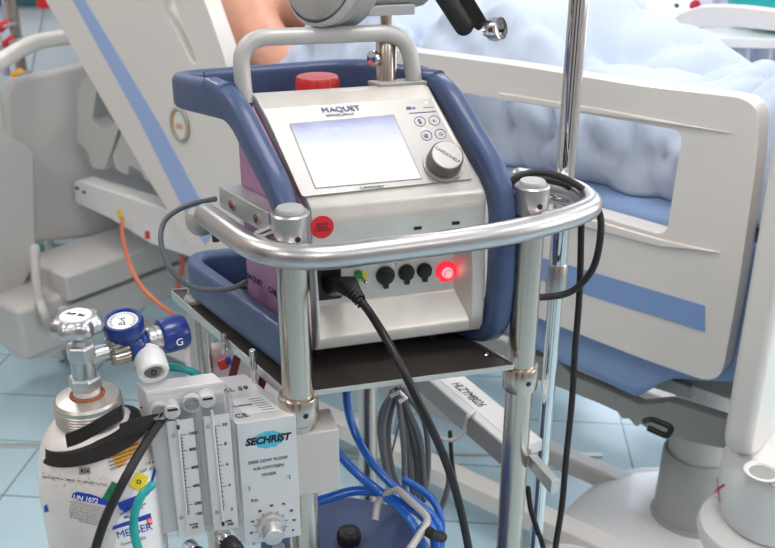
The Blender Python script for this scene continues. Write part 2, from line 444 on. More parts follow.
# small items pinned on the curtain side
for (px, py, mm, r, lab) in ((694, 5, 'inkr', .018, 'small magenta item on the far wall hook strip'), (676, 5, 'lgreen', .008, 'small green item on the far wall hook strip')):
    c = onp(px, py, RM(0, D1 - .19), RM(0, 1))
    b = NB(); lathe(b, [(r * .2, 0), (r, .006), (r, .02), (r * .4, .026)], c, RM(0, -1), 14)
    o = build('curtain_clip', b, M[mm], origin=c); tag(o, lab.replace('far wall hook strip', 'pale lilac curtain'), 'clip')

# infusion stand in the far left corner
c = at(17, 40, 3.05); base = V((c.x, c.y, 0))
t = thing('infusion_stand', 'steel drip stand behind the head end of the bed', 'drip stand', base)
b = NB(); tube(b, [base + V((0, 0, .08)), base + V((0, 0, 2.0))], .018, 14); build('pole', b, M['steel'], t)
for k in range(5):
    a = k * 2 * math.pi / 5; e = base + V((.27 * math.cos(a), .27 * math.sin(a), .05))
    b = NB(); tube(b, [base + V((0, 0, .1)), e], .013, 8); lathe(b, [(.02, -.012), (.025, -.008), (.025, .008), (.02, .012)], e - V((0, 0, .025)), (math.sin(a), -math.cos(a), 0), 14); build('leg', b, M['white_pl'], t)
b = NB()
for s in (-1, 1): tube(b, catmull([base + V((0, 0, 1.98)), base + V((s * .09, 0, 2.0)), base + V((s * .12, 0, 2.05))]), .006, 8)
build('hook', b, M['steel'], t)
for (px, py, mm, lab) in ((3, 26, 'red', 'upper red stopcock clipped beside the drip stand'), (9, 42, 'red', 'lower red stopcock clipped beside the drip stand'), (18, 74, 'lorange', 'orange stopcock clipped to the drip stand')):
    cc = at(px, py, 3.02)
    tt = thing('stopcock', lab, 'stopcock', cc)
    b = NB(); lathe(b, [(.004, -.02), (.014, -.018), (.014, .018), (.004, .02)], cc, (.8, -.3, .5), 12); build('valve_body', b, M[mm], tt)
    b = NB(); tube(b, [cc, cc + V((.012, -.02, .0)), cc + V((.05, -.02, .012))], .007, 8); build('valve_lever', b, M['clear'], tt)
b = NB(); tube(b, catmull([at(40, -30, 3.0), at(44, 4, 3.0), at(38, 40, 3.0), at(30, 90, 3.0), at(40, 140, 3.0)]), .004, 8)
o = build('drip_line', b, M['clear'], origin=at(40, 140, 3.0)); tag(o, 'thin clear drip line falling past the drip stand', 'tube')
b = NB(); cc = at(43, -1, 2.98); lathe(b, [(.006, -.03), (.02, -.025), (.02, .01), (.008, .02)], cc, (0, 0, 1), 12)
o = build('drip_clamp', b, M['red'], origin=cc); tag(o, 'red clamp on the thin clear drip line', 'clamp')
for k, (px, py) in enumerate(((4, 60), (6, 5))):
    cc = at(px, py, 3.06)
    tt = thing('syringe', ('clear syringe below the red stopcocks', 'clear syringe above the red stopcocks')[k], 'syringe', cc)
    b = NB(); tube(b, [cc - V((0, 0, .05)), cc + V((0, 0, .05))], .013, 12); build('barrel', b, M['lilac'], tt)
    b = NB(); tube(b, [cc + V((0, 0, .05)), cc + V((0, 0, .10))], .005, 8); lathe(b, [(.014, 0), (.014, .004)], cc + V((0, 0, .10)), n=14); build('plunger', b, M['white_pl'], tt)

# ================================================================ THE BED
BB, BN, B0 = V((-.769, .639, 0)), V((.639, .769, 0)), V((.575, 1.5, 0))
def BD(t, n, z): return B0 + BB * t + BN * n + V((0, 0, z))
BMX = basis(B0, BB, BN, (0, 0, 1))
BMX = Matrix(((BB.x, BN.x, 0, B0.x), (BB.y, BN.y, 0, B0.y), (0, 0, 1, 0), (0, 0, 0, 1)))
def onb(px, py, n=0.): return onp(px, py, BD(0, n, 0), BN)
def ont(px, py, t): return onp(px, py, BD(t, 0, 0), BB)
def plate(bm, outer, holes, vec, mi=0):
    vec = V(vec); loops = [[V(p) for p in outer]] + [[V(p) for p in h] for h in holes]
    ed = []; fv = []
    for L in loops:
        vs = [bm.verts.new(p) for p in L]; fv.append(vs)
        ed += [bm.edges.new((vs[i], vs[(i + 1) % len(vs)])) for i in range(len(vs))]
    r = bmesh.ops.triangle_fill(bm, use_beauty=True, edges=ed)
    fs = [g for g in r['geom'] if isinstance(g, bmesh.types.BMFace)]
    for f in fs: f.material_index = mi
    mp = {}
    for vs in fv:
        for v in vs: mp[v] = bm.verts.new(v.co + vec)
    for f in fs:
        bm.faces.new([mp[v] for v in f.verts][::-1]).material_index = mi
    for vs in fv:
        n = len(vs)
        for i in range(n):
            bm.faces.new([vs[i], vs[(i + 1) % n], mp[vs[(i + 1) % n]], mp[vs[i]]]).material_index = mi
bed = thing('hospital_bed', 'cream hospital bed with blue striped side rails and raised backrest', 'bed', BD(1.0, .45, 0))
# near foot-end side rail
out = [(384, 48), (520, 66), (640, 86), (761, 100), (757, 160), (738, 290), (720, 386), (640, 358), (500, 303), (410, 270), (395, 180)]
hole = [(490, 97), (683, 131), (666, 236), (577, 210), (500, 190), (428, 170), (428, 88)]
W = [onb(*p, -.02) for p in out]; Hh = [onb(*p, -.02) for p in hole]
W = fillet(W, .045, 8, True); Hh = fillet(Hh, .022, 5, True)
b = NB(); plate(b, W, [Hh], BN * .045)
rail = build('side_rail', b, M['cream'], bed, bevel=.019, seg=5); rail['label'] = 'cream side rail at the foot half with a hand opening and blue stripe'
b = NB(); prism(b, [onb(*p, -.0215) for p in ((505, 248), (568, 265), (705, 306), (705, 332), (562, 287), (505, 268))], BN * .003)
build('rail_stripe', b, M['panelblue'], rail)
b = NB(); prism(b, [onb(*p, -.019) for p in ((500, 193), (577, 214), (660, 238), (722, 252), (660, 246), (577, 224), (500, 204))], -BN * .007)
build('rail_ledge', b, M['cream'], rail, bevel=.003)
b = NB(); prism(b, [onb(*p, -.019) for p in ((500, 92), (600, 108), (735, 133), (600, 114), (500, 99))], -BN * .006)
build('rail_ledge', b, M['cream'], rail, bevel=.0025)
# second board of the rail mechanism below it
b = NB(); prism(b, [onb(*p, .05) for p in ((480, 330), (560, 350), (640, 384), (690, 400), (690, 388), (600, 350), (480, 318))], BN * .02)
build('rail_mount', b, M['bgrey'], bed, bevel=.003)
# far foot-end side rail
F0 = .91
out = [(560, 60), (600, 52), (645, 35), (672, 17), (696, 6), (735, 6), (800, 14), (850, 22), (860, 60), (850, 120), (700, 150), (560, 120)]
hole = [(640, 64), (665, 42), (700, 28), (735, 27), (800, 34), (825, 50), (820, 90), (700, 110), (640, 90)]
b = NB(); plate(b, fillet([onb(*p, F0) for p in out], .05, 4, True), [fillet([onb(*p, F0) for p in hole], .03, 4, True)], BN * .05)
o = build('side_rail', b, M['cream'], bed, bevel=.016, seg=4)
# raised head-end rail
out = [(28, -30), (45, 0), (98, 93), (150, 183), (193, 250), (215, 275), (236, 262), (243, 200), (240, 130), (226, 62), (206, 5), (192, -30)]
slit = [(160, -14), (168, -14), (178, 14), (196, 60), (195, 64), (190, 60), (174, 28), (163, 8)]
def HR(p, n=-.02): return onb(p[0], p[1], n)
b = NB(); plate(b, fillet([HR(p) for p in out], .03, 3, True), [[HR(p) for p in slit]], BN * .05)
hr = build('side_rail', b, M['cream'], bed, bevel=.010, seg=3); hr['label'] = 'cream head-end side rail tilted up with a slanting blue stripe'
b = NB(); prism(b, [HR(p, -.0215) for p in ((71, -3), (83, -3), (120, 58), (160, 125), (203, 205), (215, 230), (205, 245), (186, 215), (140, 122), (100, 50))], BN * .003)
build('rail_stripe', b, M['stripe'], hr)
c = onb(180, 125, -.022)
tdir = V((-.74, .61, .0)); 
def oval(bm, c, rx, rz, r2x, r2z, d0, d1, mi=0, k=40):
    """flat ring (or disc) on the rail plane"""
    def loop(a, bz, d): return [c + BB * (a * math.cos(2 * math.pi * j / k)) + V((0, 0, bz * math.sin(2 * math.pi * j / k))) - BN * d for j in range(k)]
    if r2x: loft(bm, [loop(rx, rz, d0), loop(rx * .96, rz * .96, d1), loop(r2x * 1.04, r2z * 1.04, d1), loop(r2x, r2z, d0)], True, False, mi)
    else: loft(bm, [loop(rx, rz, d0), loop(rx * .97, rz * .97, d1)], True, True, mi)
b = NB(); oval(b, c, .038, .048, .029, .037, 0, .005); g = build('angle_indicator', b, M['bezel'], hr)
b = NB(); oval(b, c, .030, .038, 0, 0, 0, .001); build('indicator_face', b, M['lorange'], g)
b = NB(); oval(b, c, .022, .036, 0, 0, .001, .002); build('indicator_window', b, M['white_pl'], g)
b = NB(); prism(b, [c - BN * .0028 + BB * x + V((0, 0, z)) for x, z in ((-.013, -.010), (.013, -.010), (.012, .004), (-.012, .004))], -BN * .0006); build('indicator_mark', b, M['skin'], g)
# rail hinges under the head rail
for poly, mm in ((((77, 100), (80, 82), (90, 72), (97, 88), (92, 120), (104, 130), (121, 118), (112, 150), (104, 170), (92, 168), (86, 150), (76, 142)), 'cream2'),
                 (((122, 130), (135, 128), (150, 158), (158, 178), (146, 182), (141, 172), (128, 165), (128, 176), (116, 170), (112, 156)), 'cream2')):
    b = NB(); prism(b, fillet([onb(*p, .03) for p in poly], .012, 3, True), BN * .05)
    build('rail_hinge', b, M[mm], bed, bevel=.006)
# mattress : flat section, raised back section
def slab(bm, t0, z0, t1, z1, n0, n1, th):
    prism(bm, [BD(t0, n0, z0), BD(t1, n0, z1), BD(t1, n1, z1), BD(t0, n1, z0)], V((0, 0, -th)))
b = NB(); slab(b, -.04, .965, .97, .965, .035, .885, .15); 
mt = build('mattress', b, M['sheet'], bed, bevel=.035, seg=5)
b = NB(); slab(b, .98, .95, 1.76, 1.17, .035, .885, .13)
mt2 = build('mattress', b, M['sheet'], bed, bevel=.035, seg=5)
mt2['label'] = 'raised back section of the mattress'
# fitted sheet hanging over the near side
def drape(t0, t1, n, ztop, fz, amp, seed, k=60, rows=16):
    b = NB(); g = []
    for i in range(k + 1):
        t = t0 + (t1 - t0) * i / k; row = []
        for j in range(rows + 1):
            s = j / rows; z = ztop + (fz(t) - ztop) * s
            w_ = amp * s * (math.sin(t * 31 + seed) + .5 * math.sin(t * 67 + 2 * seed + s * 2))
            row.append(b.verts.new(BD(t, n - .002 + w_ * .5 - .012 * s, z)))
        g.append(row)
    for i in range(k):
        for j in range(rows): b.faces.new([g[i][j], g[i + 1][j], g[i + 1][j + 1], g[i][j + 1]])
    return b
# lower edge of the hanging sheet, read off the bed side
lowpts = [(-.12, .70), (0, .66), (.07, .64), (.13, .575), (.22, .585), (.35, .60), (.55, .64), (1.0, .68)]
def lowz(t):
    for (a, za), (c_, zc) in zip(lowpts, lowpts[1:]):
        if t <= c_: return za + (zc - za) * max(0, (t - a)) / (c_ - a)
    return .68
b = drape(-.10, .98, .045, .945, lowz, .006, 1.3); o = build('fitted_sheet', b, M['sheet'], mt, solid=.003)
# mattress platform and frame under the sheet
lp = [(520, 352), (560, 362), (572, 376), (640, 405), (668, 402), (700, 412), (740, 425), (740, 452), (690, 442), (668, 436), (646, 428), (641, 424), (636, 427), (629, 419), (622, 419), (617, 412), (600, 404), (560, 388), (520, 374)]
b = NB(); prism(b, [onb(*p, .05) for p in lp], BN * .03); o = build('platform_rim', b, M['bgrey'], bed, bevel=.002)
b = NB(); box(b, BMX, -.05, .95, .09, .86, .60, .66); build('platform', b, M['bgrey'], bed, bevel=.01)
b = NB(); prism(b, [BD(.96, .09, .76), BD(1.72, .09, .97), BD(1.72, .86, .97), BD(.96, .86, .76)], V((0, 0, -.04))); build('backrest_frame', b, M['bgrey'], bed, bevel=.006)
b = NB(); tube(b, fillet([onb(645, 421, .0), onb(652, 419, -.02), onb(672, 427, -.02), onb(668, 437, -.02), onb(648, 428, -.02)], .01), .006, 10); build('release_lever', b, M['black'], bed)
# lift column
cc = BD(.078, .30, 0)
b = NB(); lathe(b, [(.082, .14), (.084, .16), (.082, .30), (.081, .325), (.077, .332), (.073, .328)], cc, n=48); build('lift_column', b, M['colgrey'], bed)
b = NB(); lathe(b, [(.071, .30), (.070, .61)], cc, n=48); build('lift_column', b, M['cream2'], bed)
b = NB(); lathe(b, [(.098, .12), (.096, .145), (.086, .165)], cc, n=48); build('column_collar', b, M['colgrey'], bed)
cc2 = BD(1.35, .45, 0)
b = NB(); lathe(b, [(.09, .22), (.087, .55)], cc2, n=32); build('lift_column', b, M['colgrey'], bed)
b = NB(); box(b, BMX, .95, 1.7, .25, .65, .55, .60); build('backrest_support', b, M['bgrey'], bed, bevel=.006)
# base cover: a low moulded shell
def dome(bm, c, tx, ty, h, z0, k=56, e=2.6):
    rings = []
    for j in range(13):
        s = j / 12; r = math.cos(s * math.pi / 2) ** .55 if s < 1 else .001; z = z0 + h * math.sin(s * math.pi / 2)
        ring = []
        for i in range(k):
            a = 2 * math.pi * i / k; ca, sa = math.cos(a), math.sin(a)
            q = (abs(ca) ** e + abs(sa) ** e) ** (-1 / e)
            ring.append(c + BB * (tx * r * q * ca) + BN * (ty * r * q * sa) + V((0, 0, z)))
        rings.append(ring)
    loft(bm, rings, True, True)
b = NB(); dome(b, BD(.07, .25, 0), .29, .31, .11, .045); build('base_cover', b, M['white_pl'], bed, sharp=60)
b = NB(); box(b, BMX, -.06, 1.95, .06, .115, .10, .155); build('chassis_beam', b, M['cream'], bed, bevel=.008)
b = NB(); box(b, BMX, .10, 1.95, .335, .385, .085, .135); build('chassis_beam', b, M['cream2'], bed, bevel=.008)
b = NB(); box(b, BMX, .10, 1.95, .74, .80, .10, .155); build('chassis_beam', b, M['cream'], bed, bevel=.008)
for (t_, n_) in ((1.90, .09), (1.90, .77), (-.02, .77)):
    c = BD(t_, n_, .062)
    b = NB(); lathe(b, [(.02, -.016), (.055, -.014), (.06, 0), (.055, .014), (.02, .016)], c, BN, 24); wq = build('castor', b, M['cream2'], bed)
    b = NB(); tube(b, [c + V((0, 0, .03)), c + V((0, 0, .09))], .015, 10); build('castor_stem', b, M['white_pl'], wq)
# footboard
E0 = BD(-.094, -.105, 0)
b = NB(); q = [BD(-.094, -.10, z) for z in ()]
pl = [(-.108, .602), (-.108, 1.20), (-.07, 1.30), (.20, 1.34), (.75, 1.34), (1.02, 1.30), (1.05, 1.20), (1.05, .602)]
prism(b, fillet([BD(-.137, n_, z) for n_, z in pl], .06, 4, True), BB * .050)
build('footboard', b, M['cream'], bed, bevel=.014, seg=4)
# corner bumper with drip holder under the footboard
cc = atz(775, 497, .50); cc = V((cc.x, cc.y, 0))
b = NB(); lathe(b, [(.001, .605), (.076, .605), (.088, .594), (.0995, .570), (.100, .50), (.086, .455), (.080, .45), (.001, .45)], cc, n=32)
bp_ = build('corner_bumper', b, M['white_pl'], bed, bevel=.012, seg=4)
b = NB(); lathe(b, [(.001, .448), (.092, .447), (.110, .436), (.114, .42), (.106, .395), (.06, .375), (.001, .375)], cc + V((-.012, .0, 0)), n=40); build('bumper_roller', b, M['white_pl'], bed)
hc = atz(762, 473, .606); 
b = NB(); lathe(b, [(.028, 0), (.030, .004), (.024, .004), (.020, 0)], hc, n=28, cap=False); build('holder_ring', b, M['white_pl'], bp_)
b = NB(); lathe(b, [(.0215, .0), (.0215, .0012), (.0002, .0012)], hc, n=28)
box(b, basis(hc, (.25, -.97, 0), (.97, .25, 0), (0, 0, 1)), .0, .040, -.005, .005, -.002, .0006); build('holder_slot', b, M['bgrey'], bp_, smooth=False)
xn = (V((CAM.x, CAM.y, 0)) - V((cc.x, cc.y, 0))).normalized(); xs = V((-xn.y, xn.x, 0)).normalized()
def oncyl(px, py, c, r):
    d = ray(px, py); o_ = CAM - c; A = d.x ** 2 + d.y ** 2; B_ = o_.x * d.x + o_.y * d.y; Cc = o_.x ** 2 + o_.y ** 2 - r * r
    disc = B_ * B_ - A * Cc
    k_ = (-B_ - math.sqrt(max(disc, 0))) / A
    return CAM + d * k_
b = NB()
for pp in (((717, 478), (718, 490), (720, 503)), ((715, 492), (719, 488), (724, 485))):
    tube(b, [oncyl(x, y, cc, .1008) for x, y in pp], .0018 if pp[0][0] == 715 else .0009, 6)
build('marker_cross', b, M['inkr'], bp_)
# head end: board, handle loop, frame bars
b = NB(); pts = [(2, 72), (28, 76), (60, 70), (88, 62), (150, 52), (260, 40), (260, 230), (110, 246), (70, 250), (0, 262), (0, 200)]
T1 = 2.05
prism(b, fillet([ont(*p, T1) for p in ((4, 96), (12, 80), (30, 76), (84, 64), (300, 40), (300, 180), (110, 236), (22, 245))], .05, 4, True), BB * .04)
hb = build('headboard', b, M['cream2'], bed, bevel=.016, seg=4)
b = NB(); pp = [ont(x, y, T1) for x, y in ((-34, 110), (-30, 84), (0, 62), (30, 45), (60, 38), (130, 30), (260, 20))]
sweep(b, catmull(pp, 8), rrect(.022, .020, .014), BB); build('headboard_handle', b, M['cream'], bed)
b = NB(); prism(b, fillet([ont(*p, T1 - .06) for p in ((-40, 110), (2, 122), (12, 140), (34, 148), (36, 262), (20, 292), (-40, 300))], .03, 3, True), BB * .06); build('corner_column', b, M['cream2'], bed, bevel=.012)
b = NB(); prism(b, [BD(1.82, -.22, .335), BD(1.82, .80, .335), BD(1.82, .80, .235), BD(1.82, -.22, .235)], BB * .05); build('head_crossbar', b, M['cream2'], bed, bevel=.006)
b = NB(); prism(b, [BD(1.80, -.20, .44), BD(1.80, .80, .44), BD(2.03, .80, .44), BD(2.03, -.20, .44)], V((0, 0, -.085))); build('head_platform', b, M['cream2'], bed, bevel=.01)
b = NB(); prism(b, [ont(*p, 1.85) for p in ((46, 308), (58, 262), (74, 258), (76, 300), (100, 296), (60, 330), (10, 340), (-40, 344), (-40, 300))], BB * .08); 
bm2 = NB(); box(bm2, BMX, 1.84, 2.08, -.34, -.17, .20, .37); b.free(); build('corner_bumper', bm2, M['cream2'], bed, bevel=.02)
b = NB(); c = BD(2.0, -.21, .10); lathe(b, [(.06, .10), (.085, .08), (.09, .05), (.05, .03)], c, n=28); build('bumper_roller', b, M['white_pl'], bed)
# slanted white rail-lift beam at the head end, with yellow label and two holes
nb_ = .0
def BE(px, py): return onb(px, py, nb_)
b = NB(); prism(b, fillet([BE(*p) for p in ((73, 183), (78, 180), (130, 197), (176, 213), (222, 236), (222, 262), (192, 258), (150, 244), (110, 219), (75, 203))], .008, 3, True), BN * .06)
lb = build('lift_beam', b, M['white_pl'], bed, bevel=.006)
b = NB()
for px, py in ((77, 188), (84, 192)): prism(b, [onb(px + dx, py + dy, nb_ - .001) for dx, dy in ((-2, -1.5), (1.5, -.5), (1.5, 2), (-2, 1))], BN * .002)
build('beam_hole', b, M['ink'], lb)
b = NB(); prism(b, [onb(*p, nb_ - .0015) for p in ((117, 210), (120, 209), (124, 219), (118, 219))], BN * .002); build('warning_label', b, M['lyellow'], lb)
b = NB(); prism(b, [onb(*p, nb_ - .0015) for p in ((145, 231), (149, 231), (150, 239), (145, 239))], BN * .002); build('warning_label', b, M['red'], lb)
b = NB(); prism(b, [onb(*p, .35) for p in ((95, 205), (180, 186), (180, 192), (95, 213))], BN * .03); build('cross_tube', b, M['cream'], bed, bevel=.003)

# pillow and duvet, patient
def pillow(name, c, ax, ay, az, lx, ly, lz, label, m):
    b = NB(); k = 18; g = {}
    ax, ay, az = V(ax).normalized(), V(ay).normalized(), V(az).normalized()
    for s in (1, -1):
        for i in range(k + 1):
            for j in range(k + 1):
                u, v = i / k * 2 - 1, j / k * 2 - 1
                h = lz * ((1 - u ** 4) * (1 - v ** 4)) ** .5 + .004 * math.sin(9 * u + 3 * v)
                if s < 0 and (i in (0, k) or j in (0, k)): g[s, i, j] = g[1, i, j]; continue
                sq = 1 - .06 * (abs(u * v)) ** 2
                g[s, i, j] = b.verts.new(V(c) + ax * (lx * u * sq) + ay * (ly * v * sq) + az * (s * h))
        for i in range(k):
            for j in range(k): b.faces.new([g[s, i, j], g[s, i + 1, j], g[s, i + 1, j + 1], g[s, i, j + 1]])
    o = build(name, b, m, origin=V(c) - az * lz, sharp=90)
    tag(o, label, 'pillow'); return o
bd = (BD(1.76, 0, 1.17) - BD(.98, 0, .95)).normalized(); bz = BN.cross(bd).normalized()
if bz.z < 0: bz = -bz
pillow('pillow', BD(1.60, .46, 1.175) + bz * .035, bd, BN, bz, .17, .30, .055, 'white pillow behind the patient on the raised backrest', M['pillow'])

# duvet: heaped cotton quilt over the legs
def ridge(x, y, s, seed):
    v = noise.noise(V((x * s, y * s, seed))); return 1 - abs(v) * 2
def bil(x, y, s, seed): return math.sqrt(min(1, abs(noise.noise(V((x * s, y * s, seed)))) * 1.9 + .003))
def duvet_h(t, n):
    e = min(1, max(0, (n - .075) / .10)); e2 = min(1, max(0, (.86 - n) / .12)); e3 = min(1, max(0, (t + .085) / .10)); e4 = min(1, max(0, (1.27 - t) / .16))
    env = (math.sin(e * 1.5708) * math.sin(e2 * 1.5708) * math.sin(e3 * 1.5708)) ** .8 * (e4 ** .6)
    h = .140 + .060 / (1 + math.exp(-(t - .42) / .04)) + .10 * math.exp(-((t - .66) / .17) ** 4 - ((n - .52) / .30) ** 2) - .03 * math.exp(-((t - .25) / .10) ** 2) + .04 * math.exp(-((t - .05) / .12) ** 2 - ((n - .40) / .25) ** 2) + .03 * math.exp(-((t - .95) / .2) ** 2 - ((n - .45) / .3) ** 2)
    x = t + .05 * noise.noise(V((t * 3, n * 3, 5))); y = n + .05 * noise.noise(V((t * 3, n * 3, 9)))
    h += .100 * (bil(x * .8 + y * .5, y * .8 - x * .4, 3.4, 1.7) - .4) + .030 * (bil(x * .5 + y * 1.0, y * .3 - x * 1.5, 5.5, 4.1) - .4)
    h += .04 * noise.noise(V((t * 4.5, n * 4.5, 2.2))) + .010 * noise.noise(V((x * 22, y * 9, 6.2)))
    return max(.004, h * env) + .004
b = NB(); KT, KN = 150, 110; top = []
for i in range(KT + 1):
    t_ = -.09 + 1.36 * i / KT; row = []
    for j in range(KN + 1):
        n_ = .075 + .79 * j / KN
        wob = .02 * noise.noise(V((t_ * 6, 0, 3))) * (1 - min(1, (n_ - .075) * 6))
        nn = n_ + wob
        zz = .970 + duvet_h(t_, n_)
        bul = -.03 * math.sin(min(1, max(0, (n_ - .075) / .06)) * math.pi) * (1 + .6 * math.sin(t_ * 23))
        side = 1 - min(1, (n_ - .075) / .12)
        nn += side * (-.050 * (bil(t_ * 1.2 + zz * .8, zz * 2.0 - t_ * .7, 6.0, 8.3) - .5) + .012 * noise.noise(V((t_ * 30, zz * 30, 1)))) + side * .006
        row.append(b.verts.new(BD(t_, max(.052, nn + bul * .6), zz)))
    top.append(row)
for i in range(KT):
    for j in range(KN): b.faces.new([top[i][j], top[i + 1][j], top[i + 1][j + 1], top[i][j + 1]])
bot = {}
bd_v = [top[i][0] for i in range(KT + 1)] + [top[KT][j] for j in range(1, KN + 1)] + [top[i][KN] for i in range(KT - 1, -1, -1)] + [top[0][j] for j in range(KN - 1, 0, -1)]
lo = [b.verts.new(V((v.co.x, v.co.y, .968))) for v in bd_v]
nb = len(bd_v)
for i in range(nb): b.faces.new([bd_v[i], lo[i], lo[(i + 1) % nb], bd_v[(i + 1) % nb]])
b.faces.new(lo)
o = build('duvet', b, M['duvet'], origin=BD(.5, .45, .968), sharp=100); tag(o, 'pale blue crumpled duvet heaped over the patient on the bed', 'duvet')

# patient: body as one continuous skin
def skin_body(name, nodes, edges, m, parent, sub=2, root=0, origin=None):
    me = bpy.data.meshes.new(name); me.from_pydata([V(p[0]) for p in nodes], edges, [])
    o = bpy.data.objects.new(name, me); COL.objects.link(o)
    s = o.modifiers.new('skin', 'SKIN'); s.use_smooth_shade = True
    sb = o.modifiers.new('sub', 'SUBSURF'); sb.levels = sub; sb.render_levels = sub
    for v, nd in zip(o.data.skin_vertices[0].data, nodes):
        r = nd[1]; v.radius = r if isinstance(r, tuple) else (r, r); v.use_root = False
    o.data.skin_vertices[0].data[root].use_root = True
    dg = bpy.context.evaluated_depsgraph_get(); dg.update()
    me2 = bpy.data.meshes.new_from_object(o.evaluated_get(dg)); bpy.data.objects.remove(o)
    for f in me2.polygons: f.use_smooth = True
    me2.materials.clear()
    return link(name, me2, m, parent, origin)
pt = thing('patient', 'person lying propped up in bed with a bare upper arm, pale gown', 'person', BD(.85, .45, .97))
def Q(t, n, z): return BD(t, n, z)
nodes = [
 (Q(.96, .46, 1.03), .105),    #0 pelvis
 (Q(1.12, .46, 1.10), .11),   #1 waist
 (Q(1.27, .46, 1.17), .125),   #2 chest
 (Q(1.38, .46, 1.21), .095),   #3 upper chest
 (Q(1.46, .46, 1.245), .055),   #4 neck
 (Q(1.51, .46, 1.27), .055),   #5 neck top
 (Q(1.56, .46, 1.295), .078),   #6 skull low
 (Q(1.62, .46, 1.32), .085),   #7 skull high
 (Q(1.40, .31, 1.21), .10),   #8 near shoulder root
 (Q(1.42, .20, 1.20), .105),  #9 near shoulder cap
 (Q(1.33, .165, 1.12), .088),  #10 near upper arm
 (Q(1.20, .18, 1.045), .062),  #11 near elbow
 (Q(1.00, .25, 1.04), .042),   #12 near forearm
 (Q(.93, .27, 1.04), .030),    #13 near wrist
 (Q(1.38, .60, 1.20), .085),   #14 far shoulder
 (Q(1.30, .67, 1.14), .062),   #15
 (Q(1.15, .68, 1.05), .050),   #16 elbow
 (Q(.98, .62, 1.03), .036),    #17
 (Q(.80, .36, 1.04), .075),    #18 near thigh
 (Q(.55, .37, 1.06), .060),    #19 near knee
 (Q(.20, .37, 1.02), .048),    #20 shin
 (Q(.80, .56, 1.04), .075),    #21 far thigh
 (Q(.55, .57, 1.08), .060),
 (Q(.20, .56, 1.02), .048),
]
edges = [(0, 1), (1, 2), (2, 3), (3, 4), (4, 5), (5, 6), (6, 7), (3, 8), (8, 9), (9, 10), (10, 11), (11, 12), (12, 13), (3, 14), (14, 15), (15, 16), (16, 17), (0, 18), (18, 19), (19, 20), (0, 21), (21, 22), (22, 23)]
body = skin_body('body', nodes, edges, M['skin'], pt)
# hand with five fingers resting under the quilt edge
wr = Q(.93, .27, 1.04); fd = -BB; fs = BN; fu = V((0, 0, 1))
hn = [(wr, .030), (wr + fd * .045, (.036, .018)), (wr + fd * .085, (.040, .015))]; he = [(0, 1), (1, 2)]
for k, (off, ln) in enumerate(((-.030, .062), (-.010, .075), (.010, .070), (.030, .055))):
    i0 = len(hn); hn += [(wr + fd * .095 + fs * off, .010), (wr + fd * (.095 + ln * .55) + fs * off * 1.15 - fu * .006, .0088), (wr + fd * (.095 + ln) + fs * off * 1.2 - fu * .020, .0075)]
    he += [(2, i0), (i0, i0 + 1), (i0 + 1, i0 + 2)]
i0 = len(hn); hn += [(wr + fd * .035 - fs * .035, .013), (wr + fd * .065 - fs * .052 - fu * .004, .011), (wr + fd * .090 - fs * .056 - fu * .010, .009)]; he += [(1, i0), (i0, i0 + 1), (i0 + 1, i0 + 2)]
skin_body('hand', hn, he, M['skin'], body)
# gown over the chest and far shoulder
gn = [(Q(1.02, .46, 1.07), .125), (Q(1.15, .46, 1.12), .125), (Q(1.27, .46, 1.18), .138), (Q(1.36, .48, 1.215), .110), (Q(1.37, .60, 1.205), .095), (Q(1.30, .67, 1.145), .075), (Q(1.20, .36, 1.15), .10), (Q(1.12, .32, 1.08), .08)]
skin_body('gown', gn, [(0, 1), (1, 2), (2, 3), (3, 4), (4, 5), (1, 6), (6, 7)], M['gown'], pt)
# hair and face features
hd = Q(1.60, .46, 1.31); fw = (V((0, 0, .88)) - BB * .47).normalized(); upv = (BB * .88 + V((0, 0, .47))).normalized()
b = NB(); bmesh.ops.create_uvsphere(b, u_segments=24, v_segments=16, radius=.094)
bmesh.ops.translate(b, verts=b.verts, vec=hd + upv * .015 - fw * .014); build('hair', b, M['hair'], pt)
b = NB(); tube(b, [hd + fw * .075 + upv * .005, hd + fw * .098 - upv * .020, hd + fw * .085 - upv * .028], lambda s: .008 + .005 * s, 10, endround=True); build('nose', b, M['skin'], body)
for s in (-1, 1):
    b = NB(); bmesh.ops.create_uvsphere(b, u_segments=12, v_segments=8, radius=.011); bmesh.ops.translate(b, verts=b.verts, vec=hd + fw * .073 + BN * .032 * s + upv * .004); build('eye', b, M['pillow'], body)
    b = NB(); lathe(b, [(.004, 0), (.016, .004), (.020, .012), (.012, .014)], hd + BN * .075 * s - upv * .01, BN * s, 16); build('ear', b, M['skin'], body)
b = NB(); tube(b, [hd + fw * .078 - upv * .048 - BN * .022, hd + fw * .084 - upv * .050, hd + fw * .078 - upv * .048 + BN * .022], .005, 8, endround=True); build('mouth', b, M['red'], body)
